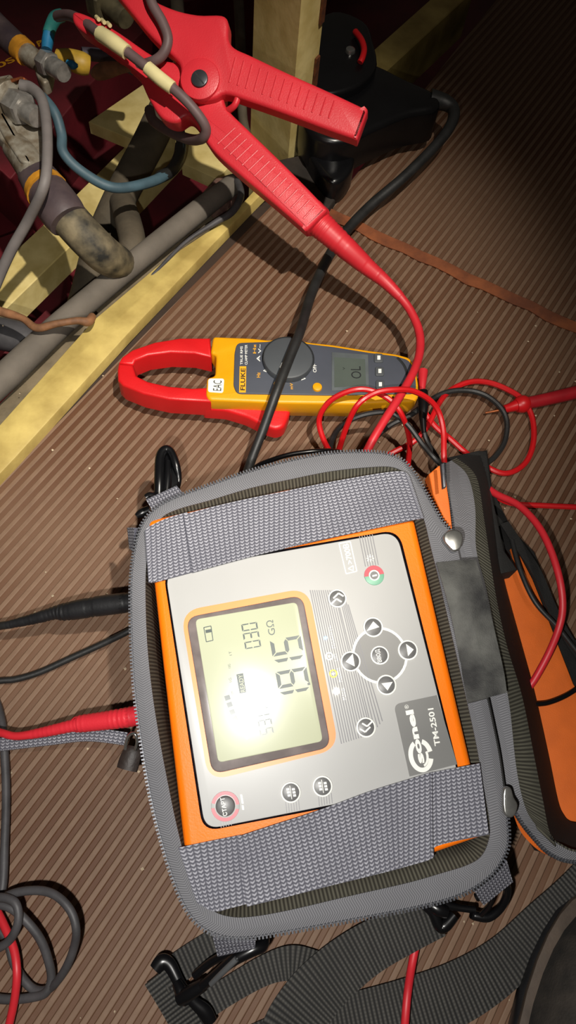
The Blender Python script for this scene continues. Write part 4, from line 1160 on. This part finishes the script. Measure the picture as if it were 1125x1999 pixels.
for u, v in ((568, 1547), (630, 1535)):
    k_ = key(u, v, 20)
    # two rows of print, too small to read, either side of a dividing stroke
    prism('dividing_stroke', BP, [(u-2.6, v-13), (u-1.4, v-13), (u+2.6, v+13), (u+1.4, v+13)], 0.0064, 0.0067, M_white, k_)
    for dx in (-7, 4):
        for kk in range(3):
            a = (u+dx-2+kk*1.2, v-8+kk*6)
            prism('small_print', BP, [(a[0], a[1]), (a[0]+5.5, a[1]-0.8), (a[0]+6.2, a[1]+3.6), (a[0]+0.7, a[1]+4.4)], 0.0064, 0.0067, M_white, k_)
for q in (((662, 1061), (684, 1057), 0), ((684, 1057), (697, 1115), 0), ((697, 1115), (676, 1120), 0), ((676, 1120), (662, 1061), 0)):
    a, b, _ = q
    d = Vector((b[0]-a[0], b[1]-a[1])).normalized(); q2 = Vector((-d.y, d.x))*0.9
    flat('warning_box', [(a[0]-q2.x, a[1]-q2.y), (b[0]-q2.x, b[1]-q2.y), (b[0]+q2.x, b[1]+q2.y), (a[0]+q2.x, a[1]+q2.y)], M_white)
text('lettering', '>700В', BP, (689, 1100), (680, 1061), 11, PH+.0001, M_white, pan, 0.02)
for a, b in (((680, 1110), (690, 1114)), ((690, 1114), (690, 1104)), ((690, 1104), (680, 1110))):
    d = Vector((b[0]-a[0], b[1]-a[1])).normalized(); q2 = Vector((-d.y, d.x))*0.8
    flat('warning_triangle', [(a[0]-q2.x, a[1]-q2.y), (b[0]-q2.x, b[1]-q2.y), (b[0]+q2.x, b[1]+q2.y), (a[0]+q2.x, a[1]+q2.y)], M_white)
# indicator lamps and their names
for u, v, mt_, rim in ((636, 1245, M_led_blue, None), (643, 1281, M_white, M_white), (651, 1315, M_white, M_led_yellow), (657, 1349, M_led_white, None)):
    r = 3.4 if rim or mt_ is M_led_blue else 6.5
    l_ = disc('indicator_lamp', BP, u, v, r, 0.005, 0.0062, mt_, dev, 20, 0.0005)
    if rim: ring('lamp_ring', BP, u, v, 5.5, 8, 0.0052, 0.0056, rim, l_, n=24)
text('lettering', 'ПАМЯТЬ', BP, (656, 1265), (648, 1219), 7, PH+.0001, M_white, pan, 0.03)
text('lettering', 'Uп', BP, (660, 1290), (657, 1276), 7, PH+.0001, M_white, pan, 0.03)
text('lettering', 'Rcont', BP, (668, 1331), (663, 1303), 8, PH+.0001, M_white, pan, 0.03)
text('lettering', 'Riso', BP, (676, 1366), (672, 1342), 8, PH+.0001, M_white, pan, 0.03)
# maker's field
flat('brand_field', fillet([(769, 1375), (853, 1357), (893, 1492), (800, 1516)], [14, 0, 0, 0]), M_panel_dark)
text('lettering', 'sonel', BP, (829, 1489), (806, 1385), 15, PH+.0003, M_white, pan, 0.045)
text('lettering', '®', BP, (799, 1383), (797, 1375), 8, PH+.0003, M_white, pan)
text('lettering', 'TM-2501', BP, (860, 1455), (846, 1382), 11.5, PH+.0003, M_white, pan, 0.02)
def swirl(c, rx, ry, th, a0, a1, rot, nn=30):
    vs = []; fs = []
    for i in range(nn+1):
        a = math.radians(a0+(a1-a0)*i/nn)
        for k in (0, 1):
            x, y = (rx-th*k)*math.cos(a), (ry-th*k)*math.sin(a)
            u = c[0]+x*math.cos(rot)-y*math.sin(rot); v = c[1]+x*math.sin(rot)+y*math.cos(rot)
            vs.append(BP.px(u, v, PH+0.0002))
    fs = [(i*2, i*2+1, i*2+3, i*2+2) for i in range(nn)]
    return mesh('emblem', vs, fs, M_white, pan, smooth=False)
swirl((822, 1475), 24, 33, 9, 20, 245, -0.2); swirl((822, 1475), 24, 33, 9, 292, 352, -0.2); swirl((822, 1476), 15, 22, 4.5, -20, 80, -0.2)

# ------------------------------------------------------------------ leads plugged into the tester
t = thing('test_lead', 'black ribbed plug and lead entering the side of the bag', 'test lead', P(130, 1195, 0.0))
ribbed('plug', [(14, 1220, 0.04, 8), (62, 1209, 0.045, 11), (109, 1196, 0.05, 14), (128, 1194, 0.052, 18), (187, 1184, 0.057, 20), (249, 1176, 0.062, 20), (300, 1168, 0.066, 20)], M_rubber_black, t, 0.07, 8.0, 16)
cable('lead', [(22, 1219, 0.041, 8), (-10, 1224, 0.035, 8), (-70, 1240, 0.02, 8), (-140, 1270, 0.006, 8)], 8, M_cable_black, t)
lead('cable', 'slim black cable running under the bag below the black plug', [(-60, 1338, 0.006), (0, 1329, 0.006), (31, 1326, 0.006), (78, 1312, 0.007), (140, 1284, 0.010), (202, 1256, 0.014), (258, 1228, 0.02), (300, 1200, 0.02)], 6.5, M_cable_black)
t = thing('test_lead', 'red plug and lead entering the side of the bag', 'test lead', P(150, 1415, 0.0))
ribbed('plug', [(60, 1434, 0.04, 9), (100, 1426, 0.045, 11), (148, 1415, 0.05, 13), (156, 1413, 0.05, 17), (218, 1405, 0.056, 19), (261, 1398, 0.06, 20), (318, 1384, 0.064, 20)], M_red, t, 0.06, 9.0, 16)
cable('lead', [(70, 1432, 0.041, 9), (31, 1437, 0.038, 8), (0, 1430, 0.034, 8), (-60, 1415, 0.02, 8), (-140, 1420, 0.008, 8)], 8, M_red_lead, t)
o = band('braided_strap', [(-60, 1458, 0.02), (0, 1453, 0.025), (93, 1442, 0.03), (171, 1434, 0.034), (246, 1442, 0.036)], 24, M_web_grey, thick=0.003)
tag(o, 'grey braided strap beside the red plug', 'strap')
t = thing('strap_end', 'dark brown pull with a chrome ring hanging by the bag rim', 'strap pull', P(250, 1480, 0.03))
cable('pull_block', [(262, 1458, 0.058, 15), (259, 1468, 0.058, 19), (253, 1485, 0.057, 21), (248, 1502, 0.056, 21)], 20, M_leather, t, n=4, seg=10, flat=0.6)
cable('chrome_ring', [(244, 1462, 0.062), (250, 1438, 0.07), (262, 1432, 0.074), (268, 1446, 0.072), (264, 1464, 0.066)], 3.2, M_chrome, t)

# cable coils on the mat
t = thing('cable_coil', 'grey cable falling into loose loops on the mat', 'cable', P(80, 1850, 0.0))
cable('cable', [(-30, 1330, 0.006), (-6, 1375, 0.008), (6, 1427, 0.012), (9, 1473, 0.012), (12, 1551, 0.012), (9, 1649, 0.014), (4, 1738, 0.016), (-20, 1800, 0.012), (-60, 1850, 0.006)], 8.2, M_cable_grey, t)
cable('cable', [(-40, 1790, 0.02), (13, 1749, 0.036), (67, 1738, 0.044), (107, 1747, 0.05), (138, 1778, 0.052), (149, 1818, 0.05), (142, 1858, 0.04), (124, 1898, 0.03), (98, 1929, 0.02), (71, 1933, 0.014), (49, 1916, 0.012), (27, 1880, 0.01), (9, 1827, 0.01), (-40, 1800, 0.008)], 8.4, M_cable_grey, t)
cable('cable', [(-50, 1775, 0.03), (-9, 1766, 0.034), (22, 1773, 0.036), (53, 1800, 0.036), (80, 1836, 0.032), (96, 1880, 0.026), (100, 1911, 0.022), (89, 1938, 0.02), (62, 1947, 0.016), (22, 1951, 0.012), (-13, 1947, 0.008), (-60, 1930, 0.006)], 8.6, M_cable_grey, t)
cable('cable', [(-40, 1760, 0.03), (0, 1752, 0.04), (27, 1760, 0.044), (36, 1782, 0.044), (33, 1809, 0.042), (18, 1836, 0.036), (-9, 1853, 0.03), (-60, 1870, 0.02)], 8.6, M_cable_grey, t)
lead('cable', 'red cable lying under the grey loops', [(-30, 1740, 0.014), (-9, 1773, 0.016), (9, 1809, 0.02), (27, 1853, 0.024), (33, 1898, 0.026), (29, 1947, 0.022), (18, 2000, 0.016), (0, 2070, 0.008)], 8.2, M_red_lead)
lead('cable', 'red cable crossing over the wide black shoulder strap', [(835, 1780, 0.008), (816, 1832, 0.012), (804, 1887, 0.014), (796, 1940, 0.02), (791, 1998, 0.02), (787, 2070, 0.012), (800, 2200, 0.004), (860, 2400, 0.004)], 8.2, M_red_lead)

# ------------------------------------------------------------------ shoulder strap and clips
t = thing('shoulder_strap', 'black webbing shoulder strap folded across the mat', 'strap', P(700, 1920, 0.0))
band('webbing', [(1230, 1625, 0.02, 66), (1130, 1735, 0.018, 70), (1060, 1805, 0.014, 80), (985, 1880, 0.010, 92), (900, 1935, 0.010, 104), (800, 1975, 0.010, 112), (690, 2005, 0.008, 112), (560, 2040, 0.006, 110), (400, 2120, 0.004, 112), (200, 2260, 0.004, 116)], 90, M_web_black, t)
band('webbing', [(856, 1788, 0.02, 72), (800, 1812, 0.02, 80), (720, 1852, 0.018, 90), (650, 1905, 0.016, 100), (600, 1960, 0.014, 108), (560, 2030, 0.011, 110), (540, 2140, 0.008, 114), (560, 2300, 0.004, 118)], 90, M_web_black, t)
band('webbing', [(615, 1890, 0.010, 60), (570, 1880, 0.012, 60), (520, 1893, 0.012, 52), (450, 1932, 0.010, 48), (385, 1975, 0.008, 48), (340, 2010, 0.006, 48)], 50, M_web_black, t)
band('webbing', [(450, 1828, 0.008, 56), (400, 1855, 0.009, 54), (350, 1888, 0.014, 54), (318, 1912, 0.020, 50)], 54, M_web_black, t)
band('webbing', [(306, 1906, 0.022, 52), (330, 1945, 0.018, 52), (365, 2005, 0.010, 54), (390, 2060, 0.006, 54)], 52, M_web_black, t)
# lower hook with its bar
t = thing('snap_hook', 'black swivel snap hook on the bag corner tab beside the strap bar', 'hook', P(400, 1930, 0.0))
cable('strap_bar', [(303, 1893, 0.028, 13), (316, 1878, 0.028, 15), (332, 1885, 0.028, 13), (352, 1922, 0.028, 11), (378, 1955, 0.026, 11), (400, 1975, 0.024, 14), (412, 1996, 0.022, 13)], 12, M_black_gloss, t, flat=0.7, up=(0, 0, 1))
cable('swivel', [(345, 1918, 0.034, 10), (356, 1940, 0.036, 13), (366, 1955, 0.034, 11)], 11, M_black_gloss, t)
cable('swivel_block', [(350, 1950, 0.036, 13), (372, 1938, 0.04, 14), (398, 1922, 0.044, 12)], 13, M_black_gloss, t, n=3)
cable('hook_arm', [(395, 1925, 0.045, 9), (425, 1900, 0.052, 10), (455, 1875, 0.058, 11), (492, 1855, 0.06, 12), (512, 1846, 0.058, 12), (515, 1830, 0.054, 9), (490, 1826, 0.052, 8)], 10, M_black_gloss, t)
cable('gate', [(412, 1921, 0.052, 5.5), (436, 1897, 0.058, 6), (462, 1872, 0.062, 6)], 6, mat('grey_gate', (120, 122, 124), 0.25, 0.6), t, n=3, lab='pale grey gate')  # pale grey half-metallic strip along the black hook arm
cable('hook_arm', [(380, 1905, 0.03, 8), (410, 1880, 0.036, 8), (450, 1858, 0.045, 8)], 8, M_black_gloss, t)
# hook on the other lower corner
t = thing('snap_hook', 'black snap hook hanging open beside the lid corner', 'hook', P(930, 1770, 0.0))
cable('hook_arm', [(930, 1752, 0.05, 8), (958, 1738, 0.055, 8), (985, 1728, 0.055, 9), (990, 1745, 0.048, 8), (978, 1772, 0.04, 8), (955, 1790, 0.034, 9), (930, 1788, 0.03, 9), (920, 1785, 0.03, 8)], 8, M_black_gloss, t)
cable('gate', [(962, 1752, 0.05, 5), (955, 1770, 0.042, 5), (940, 1786, 0.034, 5)], 5, M_black_gloss, t)
cable('hook_bar', [(868, 1766, 0.03, 9), (895, 1772, 0.03, 7), (928, 1776, 0.03, 7)], 7, M_black_gloss, t)
cable('strap_bar', [(822, 1762, 0.028, 9), (845, 1780, 0.028, 11), (858, 1808, 0.026, 11), (870, 1806, 0.026, 12), (888, 1786, 0.027, 10)], 11, M_black_gloss, t)
cable('swivel_block', [(835, 1762, 0.032, 10), (856, 1775, 0.033, 14), (872, 1780, 0.032, 11)], 12, M_black_gloss, t, n=3)
# hook at the far corner
t = thing('snap_hook', 'glossy black snap hook standing up at the far bag corner', 'hook', P(320, 950, 0.02))
cable('hook_arm', [(310, 985, 0.08, 10), (311, 940, 0.085, 10), (313, 895, 0.085, 10), (322, 878, 0.085, 9), (334, 882, 0.085, 8), (344, 908, 0.084, 8), (349, 935, 0.08, 6), (344, 960, 0.078, 6)], 9, M_black_gloss, t)
prism('hook_plate', hplane(0.08), fillet([(306, 978), (309, 895), (319, 876), (332, 878), (342, 898), (351, 938), (345, 965)], 5), -0.008, 0.002, M_black_gloss, t, bev=0.002)
cable('gate', [(325, 965, 0.082, 9), (328, 930, 0.084, 8), (328, 900, 0.084, 6)], 8, M_black_gloss, t)
cable('peg', [(266, 1008, 0.085, 5), (276, 1002, 0.085, 9), (292, 995, 0.085, 9)], 8, M_black_gloss, t)
cable('peg', [(284, 972, 0.085, 6), (292, 968, 0.085, 8), (304, 970, 0.085, 8)], 8, M_black_gloss, t)

# ------------------------------------------------------------------ shoe toe at the frame corner
t = thing('shoe', 'toe of a dark suede shoe with a brown welt standing on the mat', 'shoe', P(1200, 2050, 0.0))
toe = P(1135, 1745, 0.0); axs = Vector((P(1210, 2150, 0)-P(1185, 1800, 0)).normalized()); sid = Vector((-axs.y, axs.x, 0))
def shoe_ring(sc, z, push=0.0):
    out = []
    for k in range(40):
        a = 2*math.pi*k/40
        x = math.cos(a); y = math.sin(a)
        L = 0.135; wv = 0.052*(1-0.16*max(0, -x)**2) if x < 0 else 0.050
        taper = 1.0-0.14*abs(math.sin(a))*max(0, x)
        out.append(toe + axs*(L-L*sc*(-x if False else -1)*0 + (x*L*sc)) + sid*(y*wv*sc*taper*1.12) + axs*push + Vector((0, 0, z)))
    return out
def loft(name, rings, mt_, parent):
    vs = []; fs = []
    m_ = len(rings[0])
    for r in rings: vs += r
    for i in range(len(rings)-1):
        for k in range(m_):
            k2 = (k+1) % m_
            fs.append((i*m_+k, i*m_+k2, (i+1)*m_+k2, (i+1)*m_+k))
    fs.append(tuple(range(m_))[::-1]); fs.append(tuple((len(rings)-1)*m_+k for k in range(m_)))
    return mesh(name, vs, fs, mt_, parent, angle=60)
loft('sole', [shoe_ring(0.97, 0.001), shoe_ring(1.02, 0.006), shoe_ring(1.03, 0.016), shoe_ring(1.0, 0.019)], M_rubber_black, t)
loft('welt', [shoe_ring(1.0, 0.018), shoe_ring(1.025, 0.020), shoe_ring(1.02, 0.023), shoe_ring(0.97, 0.024)], M_shoe_welt, t)
loft('upper', [shoe_ring(0.955, 0.022), shoe_ring(0.95, 0.032), shoe_ring(0.90, 0.045), shoe_ring(0.80, 0.056, 0.006), shoe_ring(0.6, 0.064, 0.02), shoe_ring(0.3, 0.070, 0.04)], M_shoe, t)
